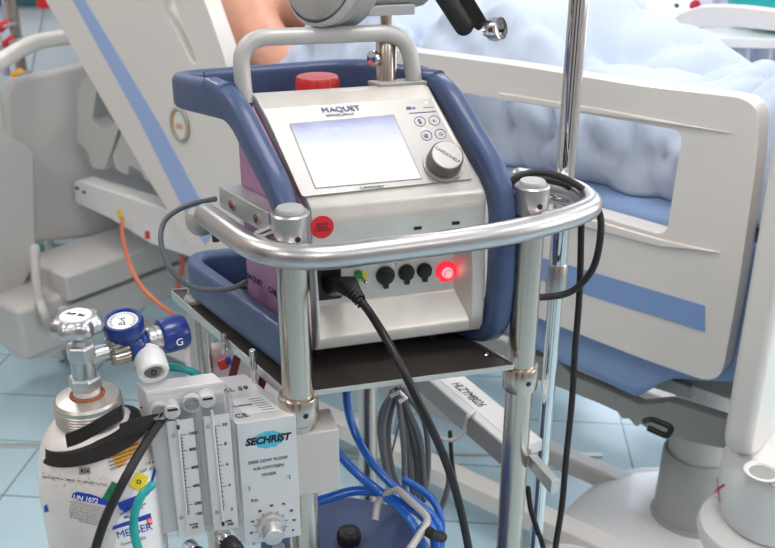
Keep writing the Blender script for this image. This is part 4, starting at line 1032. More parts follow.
# flowmeter block
F0 = onp(229, 386.5, M0 + NU * .014, NU)         # top right front edge
FW = (F0 - onp(150.5, 399, F0, NU)).dot(U); FH = .20
FM = basis(F0, U, Wv, Z)
b = NB(); box(b, FM, -FW, 0, .0137, .040, -FH, 0); ab = build('flowmeter_back', b, M['anod'], mx, bevel=.0008, seg=2)
b = NB(); box(b, FM, -FW + .001, -.001, .0127, .0135, -FH, -.002); build('scale_backing', b, M['lwhite'], ab, smooth=False)
FN = NU
tubes = [(-.068, 'left'), (-.026, 'right')]
hw = .0175
b = NB(); box(b, FM, -FW, 0, 0, .0125, -FH, 0); build('acrylic_cover', b, M['acrylic'], mx, bevel=.0015)
def ff(px, py, d=0.0): return onp(px, py, F0 - NU * .0 , NU) + NU * d
for i, (cx, nm) in enumerate(tubes):
    xs = ((184, 202), (222, 240))
    # x of the scale line at the top and depth of each tube read on the block face
    top = ff((178, 214)[i], (419, 408)[i]); fx = (top - F0).dot(U)
    b = NB(); box(b, FM, fx - .016, fx + .020, -.0065, -.0001, -FH, -.006); col = build('tube_column', b, M['acrylic'], mx, bevel=.004)
    b = NB(); box(b, FM, fx - .013, fx + .017, -.0004, -.0001, -FH, -.035); sc_ = build('scale_strip', b, M['lwhite'], col, smooth=False)
    fp = lambda x, z, d=.0066: F0 + U * x + Z * z + NU * (d - .0002 + .0003)
    b = NB(); b2 = None
    yt = ((435, 451, 469, 487.5, 505, 515.5), (426, 445, 465.5, 486.5, 510.5))[i]; xt = ((181, 182, 184, 185.5, 187.5, 188.5), (215, 217, 219, 221.5, 224))[i]
    P_ = [ff(x, y, .0010) for x, y in zip([q - 3 for q in xt], yt)]
    for a_, b_ in zip(P_, P_[1:]):
        for s in range(5):
            p = a_.lerp(b_, s / 5); l = .0095 if s == 0 else .0055
            prism(b, [p, p + U * l, p + U * l - Z * .0006, p - Z * .0006], NU * .0003)
    prism(b, [P_[0] + U * .003, P_[0] + U * .0036, P_[-1] + U * .0036, P_[-1] + U * .003], NU * .0003)
    build('scale_ticks', b, M['ink'], sc_, smooth=False)
    for s, p in zip((('1000', '800', '600', '400', '200', '100'), ('10', '8', '6', '4', '2'))[i], P_): text(s, .0055, p + U * .0118, U, Z, M['ink'], sc_, bold=.00015, align='LEFT')
    text('mL/min' if i == 0 else 'LPM', .004, P_[-1] + U * .008 - Z * (.014 if i == 0 else .017), U, Z, M['ink'], sc_, bold=.0001)
    text('AIR', .005, P_[-1] + U * .010 - Z * (.019 if i == 0 else .022), U, Z, M['ink'], sc_, bold=.0001)
    b = NB(); tp = P_[0] + U * .001; tube(b, [tp + Z * .022 + NU * .001, P_[-1] + U * .001 - Z * .02 + NU * .001], .0016, 10); build('float_tube', b, M['lwhite'], col)
    b = NB(); lathe(b, [(.0018, 0), (.0018, .005)], (P_[0] + Z * .010 + U * .001 + NU * .002) if i == 0 else (P_[-1] - Z * .020 + U * .001 + NU * .002), Z, 10); build('float', b, M['ink'], col)
    for zz in ((P_[0] + U * -.005 + Z * .0005), (P_[-1] + U * -.005 - Z * .001)):
        b = NB(); lathe(b, [(.0028, 0), (.0028, .0006)], zz, NU, 12); build('column_plug', b, M['neck'], col)
    # round plug at the column head
    hc_ = ff((172, 207)[i], (411, 400)[i], .001)
    b = NB(); lathe(b, [(.0095, -.012), (.0095, .001), (.0085, .003), (.0055, .0035), (.005, .001), (.001, .001)], hc_, NU, 28); hp_ = build('column_plug', b, M['anod'], mx)
    b = NB(); box(b, basis(hc_ + NU * .0030, U, Z, NU), -.005, .0065, .003, .0055, 0, .0016); build('plug_slot', b, M['ink'], hp_, smooth=False)
    b = NB(); lathe(b, [(.0065, .0030), (.0065, .0036), (.0005, .0038)], hc_, NU, 24); build('plug_face', b, M['anod'], hp_)
    # needle valve knob
    ax_ = (NU + V((.55, -.1, -.18))).normalized()
    kb0 = ff((190, 223)[i], (547, 536)[i], 0)
    b = NB(); lathe(b, [(.0095, -.004), (.0100, .002), (.0085, .008), (.007, .013)], kb0, ax_, 28); cl_ = build('valve_collar', b, M['chrome'], mx)
    b = NB(); lathe(b, [(.0080, .012), (.0115, .013), (.0122, .018), (.0118, .032), (.0095, .035), (.001, .035)], kb0, ax_, 40, star=lambda a: 1 + .02 * math.cos(18 * a)); kk = build('valve_knob', b, M['black'], mx, sharp=60)
    b = NB(); lathe(b, [(.0062, .035), (.0060, .0362), (.001, .0364)], kb0, ax_, 24); build('knob_insert', b, M['alu'], kk)
for k_, (px, py) in enumerate(((157, 412), (190, 404))):
    b = NB(); lathe(b, [(.0105, -.010), (.0105, -.0005), (.0085, -.0005), (.0085, -.010)], ff(px + 2, py + 1, 0) , NU, 28, cap=False); build('moulded_ring', b, M['anod'], ab)
b = NB(); lathe(b, [(.0028, 0), (.001, .002)], F0 - U * (FW) + Wv * .032 - Z * .028, NS, 12); build('side_screw', b, M['chrome'], ab)
b = NB(); box(b, basis(onp(148, 498, F0, NU) + Wv * .02, U, Wv, Z), -.020, .01, 0, .03, -.06, 0); build('inlet_block', b, M['anod'], mx, bevel=.001)

# ================================================================ OXYGEN CYLINDER
CX = V((-.344, .93, 0))
cy = thing('oxygen_cylinder', 'white gas cylinder with printed labels standing beside the trolley', 'gas cylinder', CX)
pf = [(.001, .0), (.062, .0), (.070, .010), (.070, .868)]
for j in range(1, 11):
    a = j / 10 * math.pi / 2; pf.append((.034 + .036 * math.cos(a), .868 + .088 * math.sin(a)))
pf += [(.034, .962), (.001, .962)]
b = NB(); lathe(b, pf, CX, n=72); cb = build('cylinder_body', b, M['cyl'], cy)
from mathutils.bvhtree import BVHTree
def bvh_of(o):
    ve = [v.co + wloc(o) for v in o.data.vertices]; return BVHTree.FromPolygons(ve, [list(p.vertices) for p in o.data.polygons])
BV = bvh_of(cb)
def hit(px, py, eps=.0006):
    d = ray(px, py).normalized(); loc, n, i, dist = BV.ray_cast(CAM, d)
    if loc is None: return None
    r = V((loc.x - CX.x, loc.y - CX.y, 0)); rn = r.normalized()
    return loc + (rn * .8 + V((0, 0, .3))).normalized() * eps
def patch(poly4, m, name, par, eps=.0006, k=10, inset=None, mask=None):
    """a printed label wrapped on the cylinder; corners bottom-left, bottom-right, top-right, top-left"""
    b = NB(); (ax_, ay), (bx_, by), (cx_, cy_), (dx_, dy_) = poly4; g = {}
    for i in range(k + 1):
        for j in range(k + 1):
            u, v = i / k, j / k
            x = ax_ * (1 - u) * (1 - v) + bx_ * u * (1 - v) + cx_ * u * v + dx_ * (1 - u) * v; y = ay * (1 - u) * (1 - v) + by * u * (1 - v) + cy_ * u * v + dy_ * (1 - u) * v
            p = hit(x, y, eps); g[i, j] = b.verts.new(p) if p is not None else None
    for i in range(k):
        for j in range(k):
            q = [g[i, j], g[i + 1, j], g[i + 1, j + 1], g[i, j + 1]]
            if all(q) and (mask is None or mask((i + .5) / k, (j + .5) / k)): b.faces.new(q)
    return build(name, b, M[m], par, recalc=False)
def wrap_text(s, h_px, cx_, cy_, ang, m, par, eps=.0012, bold=0., sx=1., shear=0.):
    cu = bpy.data.curves.new('t', 'FONT'); cu.body = s; cu.size = h_px; cu.align_x = 'CENTER'; cu.align_y = 'CENTER'; cu.offset = bold; cu.shear = shear; cu.resolution_u = 2
    to = bpy.data.objects.new('t', cu); me = bpy.data.meshes.new_from_object(to); bpy.data.objects.remove(to)
    ca, sa = math.cos(ang), math.sin(ang)
    for v in me.vertices:
        x, y = v.co.x * sx, v.co.y; p = hit(cx_ + x * ca + y * sa, cy_ + x * sa - y * ca, eps); v.co = p if p is not None else hit(cx_, cy_, eps)
    me.name = 'lettering'; return link('lettering', me, M[m], par)
lw = patch(((109, 600), (166, 560), (166, 432), (118, 520)), 'lwhite', 'product_label', cb, .0004, 16)
b_ = patch(((124, 513), (134, 507), (131, 503), (121, 508)), 'lblue', 'label_band', lw, .0008, 4)
patch(((120, 510), (141, 502), (140, 494), (117, 503)), 'lblue', 'label_band', lw, .0008, 6)
patch(((146, 496), (149, 494), (157, 466), (155, 462)), 'lblue', 'label_band', lw, .0008, 6)
patch(((112, 530), (151, 518), (150, 513), (113, 526)), 'lblue', 'label_band', lw, .0008, 8)
y_ = patch(((128, 485), (142, 494), (148, 477), (137, 472)), 'lyellow', 'hazard_diamond', lw, .0010, 4)
wrap_text('o', 10, 138, 481, -.1, 'ink', y_, .0014, .1); wrap_text('5.1', 4, 141, 490, .35, 'ink', y_, .0014)
wrap_text('MESSER', 10.5, 134, 531, -.26, 'lblue', lw, .0012, .0, 1.05)
pe = patch(((147, 525), (152, 524), (151, 517), (146, 518)), 'redsticker', 'emblem', lw, .0010, 3); wrap_text('G', 5, 149.3, 521, -.2, 'lwhite', pe, .0014, .15)
for k_, (s, h_, x, y) in enumerate((('Medizinischer', 3.6, 136, 506), ('SAUERSTOFF', 4.2, 131, 511), ('MESSER', 4.6, 131, 515.5), ('Conoxia GO2X', 4, 133, 541), ('1 0 4 6', 4, 150, 463), ('LOT 27', 4, 146, 470))): wrap_text(s, h_, x, y, -.28, 'ink' if k_ != 2 else 'lblue', lw, .0012, .05)
gd = patch(((101, 500), (112, 505), (118, 484), (112, 481)), 'lgreen', 'hazard_diamond', cb, .0006, 4); wrap_text('2', 7, 110, 492, -.2, 'ink', gd)
pillm = lambda u, v: ((min(u * 36, (1 - u) * 36, 5) - 5) ** 2 / 25 + ((v - .5) * 2) ** 2) < 1.02
ul = patch(((71, 499), (110, 506), (110, 497.5), (74, 491)), 'lblue', 'label_band', cb, .0006, 20, mask=lambda u, v: pillm(u, v) and v < 1.15 - .75 * u + .2)
wrap_text('UN 1072', 6.6, 86, 499, .17, 'lwhite', ul, .0012, .18)
for k_ in range(8):
    x0 = 72 - .2 * k_; y0 = 501 + 2.9 * k_
    wrap_text(('ACHTUNG: Kann Brand verursachen', 'oder verstaerken; Oxidationsmittel', 'Enthaelt Gas unter Druck; kann bei', 'Erwaermung explodieren. Von Hitze', 'fernhalten. Druckminderer oel- und', 'fettfrei halten. Bei Brand: Undichte', 'heit beseitigen. An gut belueftetem', 'Ort aufbewahren')[k_], 2.7, 90 - .3 * k_, 505.5 + 2.45 * k_, .20, 'knobgrey', cb, .0008)
patch(((72, 512), (71, 519), (71.3, 519), (72.3, 512)), 'ink', 'label_edge', cb, .0006, 1)
ol = patch(((118, 469), (141, 447), (136, 436), (107, 447)), 'lorange', 'test_label', cb, .0006, 10)
for k_ in range(6): wrap_text('WARTUNG 2019 PRUEFEN', 2.8, 121 + .9 * k_, 446 + 3.6 * k_, -.34, 'inkb', ol, .0010, .08)
st_ = patch(((79, 475), (91, 474), (90, 467), (79, 467)), 'bgrey', 'stamp', cb, .0005, 3); wrap_text('R14', 5, 85, 471, 0, 'ink', st_, .0010, .2)
patch(((45, 513), (49, 511), (47, 504), (44, 507)), 'lblue', 'label_band', cb, .0006, 3)
# scuffs along the shoulder weld
b = NB(); random.seed(5)
for i in range(220):
    x = 42 + random.random() * 66; y = 476 + (x - 40) * .13 + random.gauss(0, .8) * (1 if random.random() < .75 else 6); p = hit(x, y, .0004)
    if p is None: continue
    q = hit(x + random.uniform(.4, 2.2), y + random.uniform(-.2, .5), .0004); 
    if q is None: continue
    r_ = hit(x + .4, y + random.uniform(.4, .9), .0004)
    if r_ is None: continue
    b.faces.new([b.verts.new(v) for v in (p, q, r_)])
build('scuff_marks', b, M['inkb'], cb, recalc=False)
# neck flange with threads, valve
b = NB(); fp_ = [(.036, .958), (.0385, .960)]
for k_ in range(5): fp_ += [(.0385, .963 + k_ * .0036), (.0372, .9645 + k_ * .0036)]
fp_ += [(.0375, .984), (.035, .987), (.018, .990), (.001, .990)]
lathe(b, fp_, CX, n=64); nf = build('neck_ring', b, M['neck'], cy, sharp=25)
b = NB(); lathe(b, [(.0205, .9885), (.0195, .9912), (.016, .9925)], CX, n=32, cap=False); build('rust_ring', b, M['rust'], nf)
b = NB(); lathe(b, [(.0155, .988), (.0150, .999)], CX, n=28); build('white_collar', b, M['white_pl'], cy)
vb = NB(); lathe(vb, [(.0175, .999), (.019, 1.002), (.019, 1.012), (.0165, 1.014)], CX, n=6); lathe(vb, [(.0135, 1.012), (.0135, 1.046)], CX, n=24); lathe(vb, [(.0165, 1.036), (.0165, 1.052), (.014, 1.055)], CX, n=6); lathe(vb, [(.008, 1.05), (.008, 1.07)], CX, n=16)
va = build('valve', vb, M['valve'], cy, bevel=.0008, seg=2)
hz = at(75, 335, .93).z
b = NB(); lathe(b, [(.006, 1.058), (.012, 1.064), (.025, 1.070), (.0275, 1.077), (.0265, 1.085), (.021, 1.0895), (.001, 1.0895)], CX, n=84, star=lambda a: 1 + .085 * math.cos(7 * a)); hwh = build('handwheel', b, M['valve'], va, sharp=70)
b = NB(); lathe(b, [(.0175, 1.0893), (.0170, 1.0908), (.001, 1.0910)], CX, n=40); hwd = build('handwheel_plate', b, M['lwhite'], hwh)
text('AUF  ZU', .006, CX + V((0, 0, 1.0914)), (.95, -.3, 0), (.3, .95, 0), M['ink'], hwd, bold=.0002)
# regulator along the side outlet
er = V((.093, .065, 0)).normalized(); ez = Z; ey = V((-er.y, er.x, 0)); zr = 1.035
def RG(s, d=0, dz=0): return CX + V((0, 0, zr + dz)) + er * s + ey * d
vb = NB(); lathe(vb, [(.0105, .008), (.0105, .030), (.0125, .030), (.0125, .034)], RG(0), er, 24); build('side_outlet', vb, M['valve'], va)
rg = thing('pressure_regulator', 'blue pressure regulator with gauge screwed to the cylinder valve', 'regulator', RG(.02))
b = NB(); lathe(b, [(.0150, .030), (.0172, .033), (.0178, .048), (.0165, .052)], RG(0), er, 72, star=lambda a: 1 + .045 * (1 if math.cos(24 * a) > 0 else -1)); build('union_nut', b, M['brass'], rg, sharp=20)
b = NB(); lathe(b, [(.0175, .052), (.0185, .054), (.0185, .066), (.0165, .069), (.012, .070), (.011, .078)], RG(0), er, 36); build('regulator_body', b, M['regblue'], rg)
gc = RG(.053, .004, .020); ga = V((.02, -.20, .97)).normalized()
b = NB(); lathe(b, [(.010, -.012), (.0215, -.006), (.0232, -.002), (.0232, .012), (.0215, .0155), (.0185, .0155), (.0175, .0125), (.001, .0125)], gc, ga, 44); gg = build('pressure_gauge', b, M['regblue'], rg)
b = NB(); lathe(b, [(.0172, .0127), (.001, .0129)], gc, ga, 36); gf = build('gauge_dial', b, M['lwhite'], gg)
gx = V((1, .1, 0)).normalized(); gx = (gx - ga * gx.dot(ga)).normalized(); gy = ga.cross(gx)
b = NB()
for a in range(-40, 221, 13):
    d = gx * math.cos(R(a)) + gy * math.sin(R(a)); s = ga.cross(d) * .0003; p = gc + ga * .0131; prism(b, [p + d * .012 - s, p + d * .0155 - s, p + d * .0155 + s, p + d * .012 + s], ga * .0002)
d = gx * -.7 + gy * .7; s = ga.cross(d) * .0006; p = gc + ga * .0133; prism(b, [p - d * .004 - s, p + d * .012, p - d * .004 + s], ga * .0002)
build('gauge_scale', b, M['ink'], gf, smooth=False)
text('O2', .006, gc + ga * .0134 - gy * .006, gx, gy, M['ink'], gf); text('200', .0035, gc + ga * .0134 + gy * .004, gx, gy, M['ink'], gf)
b = NB(); lathe(b, [(.0135, .076), (.0150, .078), (.0150, .081), (.0138, .082), (.0138, .086), (.0150, .087), (.0150, .092), (.013, .094)], RG(0), er, 32); build('outlet_coupling', b, M['valve'], rg)
b = NB(); lathe(b, [(.017, .092), (.0205, .094), (.0215, .100), (.0215, .118), (.019, .124), (.001, .125)], RG(0), er, 40); cp_ = build('blue_cap', b, M['regblue'], rg)
b = NB(); lathe(b, [(.0006, 0), (.0006, .0004)], RG(.14), -ey, 8); b.free()
text('G', .013, RG(.108, -.0220, -.002), er, Z, M['lwhite'], cp_)
wd_ = (V((.35, -.80, -.38))).normalized(); wc = RG(.074, -.005, -.008)
b = NB(); lathe(b, [(.012, 0), (.0175, .012), (.0180, .016), (.0180, .034), (.0165, .037), (.0125, .037), (.0118, .034), (.001, .034)], wc, wd_, 40); wk = build('flow_knob', b, M['white_pl'], rg)
b = NB(); lathe(b, [(.0105, .0342), (.0095, .0355), (.001, .0357)], wc, wd_, 28); kf = build('flow_window', b, M['knobgrey'], wk)
wx = V((1, .3, 0)); wx = (wx - wd_ * wx.dot(wd_)).normalized(); text('0', .014, wc + wd_ * .0360, wx, wd_.cross(wx), M['ink'], kf, bold=.0006)
text('8', .006, wc + wd_ * .024 - wx * .0182, wd_, Z, M['knobgrey'], wk)
# webbing strap round the shoulder
b = NB(); k_ = 60; ax2 = V((.10, -.05, 1)).normalized()
rings = []
for j in range(k_ + 1):
    a = 2 * math.pi * j / k_; d = V((math.cos(a), math.sin(a), 0)); zt_ = .938 + .012 * math.cos(a + .4)
    rings.append([CX + d * (.0445 + .018 * 1) * (.92) + Z * (zt_ - .008), CX + d * .0680 * .91 + Z * (zt_ - .009), CX + d * .0620 * .90 + Z * (zt_ + .006), CX + d * .0430 + Z * (zt_ + .006)])
loft(b, rings, True, False); bmesh.ops.remove_doubles(b, verts=b.verts, dist=1e-5)
sp_ = build('holding_strap', b, M['strap'], None, origin=CX + Z * .93); tag(sp_, 'black webbing strap looped round the neck of the gas cylinder', 'strap')
q = [at(66, 441, .862), at(80, 436, .860), at(100, 425, .862), at(122, 412, .875)]
b = NB(); rr = []
for i, p in enumerate(catmull(q, 6)):
    rr.append([p + Z * .008, p - Z * .009 , p - Z * .009 + V((0, .003, 0)), p + Z * .008 + V((0, .003, 0))])
loft(b, rr, True, True); build('strap_tail', b, M['strap'], sp_)
q = [at(120, 432, .874), at(146, 424, .90), at(170, 420, .95)]; b = NB(); rr = [[p + Z * .009, p - Z * .009, p - Z * .009 + V((0, .003, 0)), p + Z * .009 + V((0, .003, 0))] for p in catmull(q, 6)]
loft(b, rr, True, True); build('strap_tail', b, M['strap'], sp_)

# ================================================================ EQUIPMENT CASE, CABLES, HOSES
cz = .60
cpts = [atz(x, y, cz) for x, y in ((262, 505), (300, 497), (352, 492), (392, 500), (418, 518), (438, 552), (446, 600), (436, 700), (250, 700))]
cpt = [V((p.x, p.y, .122)) for p in cpts]
b = NB(); prism(b, cpt, Z * (cz - .122)); ce = sum(cpt, V()) / len(cpt)
cs_ = thing('equipment_case', 'navy blue case with grey handle standing low inside the trolley', 'case', ce)
build('case_body', b, M['unit'], cs_, bevel=.02, seg=4)
b = NB(); tube(b, fillet([at(375, 520, 1.06), at(378, 500, 1.08), at(395, 487, 1.08), at(430, 519, 1.02), at(408, 552, .98)], .012, 5), .0052, 14); build('case_handle', b, M['grey_handle'], cs_)
kc = atz(349, 541, cz)
b = NB(); lathe(b, [(.016, -.002), (.018, .004), (.017, .018), (.012, .022), (.001, .020)], kc, n=60, star=lambda a: 1 + .06 * math.cos(12 * a)); build('case_knob', b, M['black'], cs_, sharp=60)
def cable(name, pts, r, m, label, cat='cable', group=None, k=8, n=12, parent=None):
    b = NB(); P3 = catmull(pts, k); tube(b, P3, r, n, endround=True)
    o = build(name, b, M[m], parent, origin=P3[-1] if parent is None else None)
    if parent is None: tag(o, label, cat, group)
    return o
# power lead and plug
pk = thing('power_cord', 'black power cord plugged into the front of the console', 'power cord', at(346, 290, 1.02))
p = rc(333, 281, .006); dn = (at(366, 306, 1.015) - p)
b = NB(); 
ring_ = lambda c, d, hx, hz: [c + V((x, 0, 0)) * 1 + V((0, -.25 * z, z)) for x, z in rrect(hx, hz, min(hx, hz) * .4)]
rr = [ring_(p + U * -.004, dn, .014, .012), ring_(p + U * .002 + NU * .016, dn, .0145, .013), ring_(at(347, 285, 1.035), dn, .0125, .013), ring_(at(354, 293, 1.028), dn, .0085, .0085), ring_(at(360, 300, 1.022), dn, .0065, .0065)]
loft(b, rr, True, True); build('plug', b, M['black'], pk)
b = NB()
for i in range(5):
    s = i / 4; c = at(352, 292, 1.028).lerp(at(362, 304, 1.019), s); lathe(b, [(.006, -.0014), (.0088 - .002 * s, -.0012), (.0088 - .002 * s, .0012), (.006, .0014)], c, at(362, 304, 1.019) - at(352, 292, 1.028), 18)
build('strain_relief', b, M['black'], pk)
cp = [at(360, 300, 1.022), at(370, 313, 1.005), at(385, 337, .975), at(402, 368, .945), at(420, 405, .93), at(440, 447, .93), at(456, 492, .93), at(468, 545, .93), at(476, 600, .93), V((.12, .88, .40)), V((.16, .84, .05)), V((.24, .80, .008)), V((.5, .72, .008))]
b = NB(); tube(b, catmull(cp, 8), .0052, 14); build('cord', b, M['black'], pk)
# coil on the right post and rail
ck = [at(506, 196, 1.155), at(511, 182, 1.155), at(530, 173, 1.16), at(555, 175, 1.165), at(582, 189, 1.165), at(599, 212, 1.165), at(600, 240, 1.155), at(592, 270, 1.16), at(572, 291, 1.165), at(545, 297, 1.16), at(520, 295, 1.155), at(508, 288, 1.155)]
cable('black_cable', ck, .0048, 'blackmat', 'black cable looped over the right end of the guard rail', 'cable')
ck = [at(509, 190, 1.165), at(528, 180, 1.175), at(552, 181, 1.18), at(570, 188, 1.185), at(580, 206, 1.19), at(581, 240, 1.185), at(579, 300, 1.17), at(575, 350, 1.16), at(572, 400, 1.15), at(566, 460, 1.14), at(562, 505, 1.13), at(555, 550, 1.12), at(548, 600, 1.09), V((.30, 1.02, .25)), V((.40, .98, .02)), V((.55, .92, .008))]
cable('black_cable', ck, .0046, 'blackmat', 'black cable hanging straight down in front of the bed rail', 'cable')
cable('black_cable', [at(528, 488, 1.16), at(531, 510, 1.15), at(538, 532, 1.14), at(546, 560, 1.13), V((.32, 1.12, .25)), V((.36, 1.10, .02)), V((.50, 1.06, .008))], .004, 'blackmat', 'short black cable behind the right trolley post near the square bar', 'cable')
cable('black_cable', [at(450, 432, 1.45), at(452, 460, 1.43), at(456, 490, 1.41), at(457, 506, 1.40)], .004, 'blackmat', 'thin black cable end hanging behind the thick power cord', 'cable')
# grey lead at left
ck = [at(246, 282, 1.12), at(232, 288, 1.11), at(210, 290, 1.11), at(188, 285, 1.12), at(170, 268, 1.13), at(161, 243, 1.15), at(164, 222, 1.17), at(178, 210, 1.18), at(196, 203, 1.18), at(215, 199, 1.17)]
cable('sensor_lead', ck, .0036, 'dgreycable', 'grey lead looping out from the left side of the console', 'cable')
# coiled grey cable bundle
random.seed(3); bun = []
gx0 = at(398, 392, 1.22)
cb_ = thing('cable_bundle', 'bundle of grey cables looped below the trolley tray', 'cable bundle', at(402, 395, 1.22))
loops = [((392, 392), (383, 430), (390, 480), (403, 505), (404, 450), (398, 396)), ((395, 390), (380, 420), (386, 470), (396, 500)), ((400, 392), (412, 430), (420, 470), (413, 492), (407, 440), (398, 396)),
         ((402, 390), (424, 420), (428, 470), (420, 500), (414, 450), (404, 394)), ((404, 390), (425, 418), (442, 450), (449, 480), (441, 508), (430, 520)), ((398, 388), (408, 410), (420, 440), (424, 478), (424, 500)), ((396, 390), (388, 430), (392, 470), (401, 492))]
for i, L in enumerate(loops):
    b = NB(); tube(b, catmull([at(x, y, 1.215 + .008 * (i % 4)) for x, y in L], 8), .0048, 10, endround=True); build('cable_loop', b, M['greycable'], cb_)
b = NB(); tube(b, [at(391, 396, 1.205), at(400, 392, 1.20), at(406, 398, 1.205), at(399, 402, 1.20)], .0035, 8); build('cable_tie', b, M['lwhite'], cb_)
b = NB(); tube(b, [at(399, 388, 1.22), V((at(399, 388, 1.22).x, at(399, 388, 1.22).y, TZ - .004))], .003, 8); build('hanging_hook', b, M['steel'], cb_)
# thin grey wire prop
cable('thin_rod', [at(402, 410, 1.3), at(395, 440, 1.3), at(391, 455, 1.3)], .0018, 'greycable', 'thin grey wire between the looped grey cables', 'wire')
# blue hoses
cable('blue_hose', [at(346, 385, 1.16), at(348, 410, 1.15), at(357, 437, 1.13), at(374, 465, 1.10), at(396, 488, 1.08), at(420, 505, 1.07), at(438, 525, 1.05), at(438, 560, 1.03)], .0060, 'bluehose', 'blue hose dropping from the tray onto the navy case', 'hose')
cable('blue_hose', [at(322, 430, 1.12), at(340, 455, 1.10), at(360, 476, 1.09), at(385, 496, 1.08), at(410, 520, 1.04), at(430, 560, 1.01)], .0062, 'bluehose', 'blue hose running from behind the mixer under the case handle', 'hose')
cable('blue_hose', [at(300, 506, 1.08), at(325, 499, 1.09), at(355, 491, 1.10), at(385, 494, 1.10), at(412, 508, 1.08), at(432, 528, 1.04), at(436, 560, 1.02)], .0068, 'bluehose', 'thick blue hose lying along the back edge of the navy case', 'hose')
cable('blue_hose', [at(405, 480, 1.10), at(430, 497, 1.09), at(441, 520, 1.07), at(440, 560, 1.05)], .0055, 'bluehose', 'short blue hose bend at the right of the case handle', 'hose')
b = NB(); tube(b, catmull([at(424, 528, 1.025), at(432, 534, 1.00), at(442, 537, 1.02)], 5), .0075, 10, endround=True); o = build('hose_strap', b, M['blackmat'], None, origin=at(432, 534, 1.02)); tag(o, 'black strap holding the blue hoses at the case corner', 'strap')
# thick black hose with light printing in front of the cylinder
hk = [at(165, 415, .93), at(152, 433, .90), at(140, 452, .87), at(127, 475, .845), at(113, 502, .835), at(102, 528, .83), at(94, 556, .83), at(87, 600, .83), V((-.42, .80, .30)), V((-.46, .74, .02)), V((-.6, .6, .010))]
cable('black_hose', hk, .0052, 'blackmat', 'thick black hose bowing down in front of the gas cylinder', 'hose')
hk_ = [at(163, 452, .88), at(150, 462, .86), at(138, 482, .85), at(127, 508, .845), at(118, 540, .84), at(110, 590, .84)]

# teal oxygen tubing
cable('teal_tube', [at(154, 392, .985), at(150, 379, .985), at(158, 369, .99), at(176, 368, .995), at(194, 373, 1.0), at(208, 386, 1.01)], .0048, 'tealhose', 'teal tube curling behind the flowmeter top', 'tube')
cable('teal_tube', [at(152, 485, .88), at(142, 495, .87), at(135, 512, .86), at(134, 532, .855), at(140, 556, .85), at(150, 600, .86), V((-.30, .84, .25)), V((-.36, .76, .012))], .0050, 'tealhose', 'teal tube curving in front of the cylinder label', 'tube')
# orange tube from the bed, clear tube at left, lead on the floor
bn_ = .08
ok = [onb(122, 218, -.012), onb(123, 238, -.10), onb(130, 265, -.22), onb(142, 287, -.25), onb(158, 303, -.25), onb(176, 316, -.22)]
cable('orange_tube', ok + [onb(200, 332, -.15), onb(230, 380, .0)], .0056, 'orange', 'orange tube hanging in a bow from the white bed beam', 'tube')
cable('orange_tube', [onb(182, 252, .12), onb(182, 268, .12), onb(178, 285, .12), onb(184, 300, .14)], .008, 'orange', 'short orange tube end behind the grey lead loop', 'tube')
cable('clear_hose', [ont(35, 248, 1.88), ont(36, 275, 1.86), ont(40, 300, 1.84), ont(48, 322, 1.82), atz(66, 352, .02)], .014, 'cream2', 'pale corrugated hose dropping from the head end corner of the bed', 'hose')
fl = [atz(-10, 312, .006), atz(0, 318, .006), atz(12, 322, .006), atz(22, 318, .006), atz(30, 306, .006), atz(36, 298, .006)]
cable('floor_cable', fl, .006, 'dgreycable', 'dark cable lying on the floor tiles at the far left', 'cable')
b = NB(); p0, p1 = atz(-60, 447, .0), atz(60, 449, .0); d = (p1 - p0).normalized(); s = V((-d.y, d.x, 0))
prism(b, [p0, p0 + d * 1.9, p0 + d * 1.9 + s * .018, p0 + s * .018], Z * .006); o = build('threshold_strip', b, M['alu'], None, bevel=.002, origin=p0 + d * .4); tag(o, 'metal threshold strip across the floor tiles left of the cylinder', 'floor strip')

# bag and dark red bars under the left edge of the tray
bc = at(226, 378, 1.30)
fb = thing('fluid_bag', 'pale pink fluid bag hanging under the left edge of the trolley tray', 'bag', bc - V((0, 0, .07)))
b = NB(); k_ = 14; g = {}
for s in (1, -1):
    for i in range(k_ + 1):
        for j in range(k_ + 1):
            u, v = i / k_ * 2 - 1, j / k_ * 2 - 1; h_ = .016 * ((1 - u ** 4) * (1 - v ** 4)) ** .5
            if s < 0 and (i in (0, k_) or j in (0, k_)): g[s, i, j] = g[1, i, j]; continue
            g[s, i, j] = b.verts.new(bc + U * (.060 * u) + Z * (.065 * v) + NU * (s * h_))
    for i in range(k_):
        for j in range(k_): b.faces.new([g[s, i, j], g[s, i + 1, j], g[s, i + 1, j + 1], g[s, i, j + 1]])
build('bag_body', b, M['fluid'], fb, sharp=90)
b = NB(); lathe(b, [(.002, -.008), (.009, -.006), (.009, .006), (.002, .008)], at(223, 364, 1.275), (.9, .2, .3), 14); build('bag_clamp', b, M['red'], fb)
b = NB(); lathe(b, [(.002, -.004), (.007, -.003), (.007, .003), (.002, .004)], at(229, 361, 1.272), (.9, .2, .3), 14); build('bag_cap', b, M['lblue'], fb)
b = NB(); tube(b, [bc + Z * .06, V((bc.x, bc.y, TZ - .006))], .003, 8); build('bag_hanger', b, M['steel'], fb)
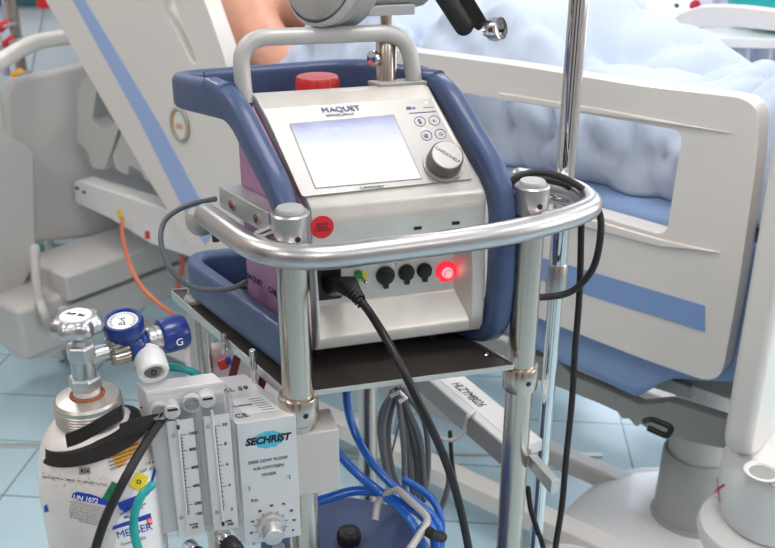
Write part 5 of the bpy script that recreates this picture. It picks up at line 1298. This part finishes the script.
for (x0, y0, x1, y1, yy) in ((237, 358, 230, 386, 1.14), (264, 376, 256, 402, 1.08)):
    p, q_ = at(x0, y0, yy), at(x1, y1, yy); b = NB(); prism(b, [p - U * .006, p + U * .006, q_ + U * .006, q_ - U * .006], V((0, .01, 0))); build('rack_bar', b, M['pinkframe'], tro, bevel=.001)
# ================================================================ LIGHT AND CAMERA
def area(name, loc, rot_to, size, power, col=(1, 1, 1), sy=None):
    l = bpy.data.lights.new(name, 'AREA'); l.energy = power; l.color = col; l.shape = 'RECTANGLE'; l.size = size; l.size_y = sy or size
    o = bpy.data.objects.new(name, l); COL.objects.link(o); o.location = loc
    o.rotation_euler = (V(rot_to) - V(loc)).to_track_quat('-Z', 'Y').to_euler(); return o
for i, (c, d) in enumerate(LAMPS):
    p = RM(c, d, HT - .06); area('lamp_light', p, p - Z, .56, 6.6, (1., .94, .90))
wc_ = RM(C1 + .3, (W0 + W1) / 2, (WZ0 + WZ1) / 2); area('daylight', wc_, wc_ + RM(-1, -.1, -.25), W1 - W0, 26, (1., .98, .98), WZ1 - WZ0)
wb = RM(1.6, D1 + .35, 1.3); area('daylight', wb, wb + RM(-.15, -1, -.25), 2.3, 55, (.76, .83, 1.), 2.1)
w = bpy.data.worlds.new('World'); SC.world = w; w.use_nodes = True
bg = w.node_tree.nodes['Background']; bg.inputs[0].default_value = (.92, .94, 1, 1); bg.inputs[1].default_value = 1.6
cd = bpy.data.cameras.new('camera'); co = bpy.data.objects.new('camera', cd); COL.objects.link(co)
co.location = CAM; co.rotation_euler = (R(90) - PITCH, 0, 0)
cd.sensor_width = 36; cd.lens = FPX / 775 * 36; cd.clip_start = .02
cd.dof.use_dof = True; cd.dof.focus_distance = 1.16; cd.dof.aperture_fstop = 8
SC.camera = co
SC.view_settings.view_transform = 'Standard'; SC.view_settings.look = 'None'; SC.view_settings.gamma = 1; SC.view_settings.use_curve_mapping = False
SC.view_settings.exposure = 0.1
for o in MADE:
    if '_o' in o: del o['_o']
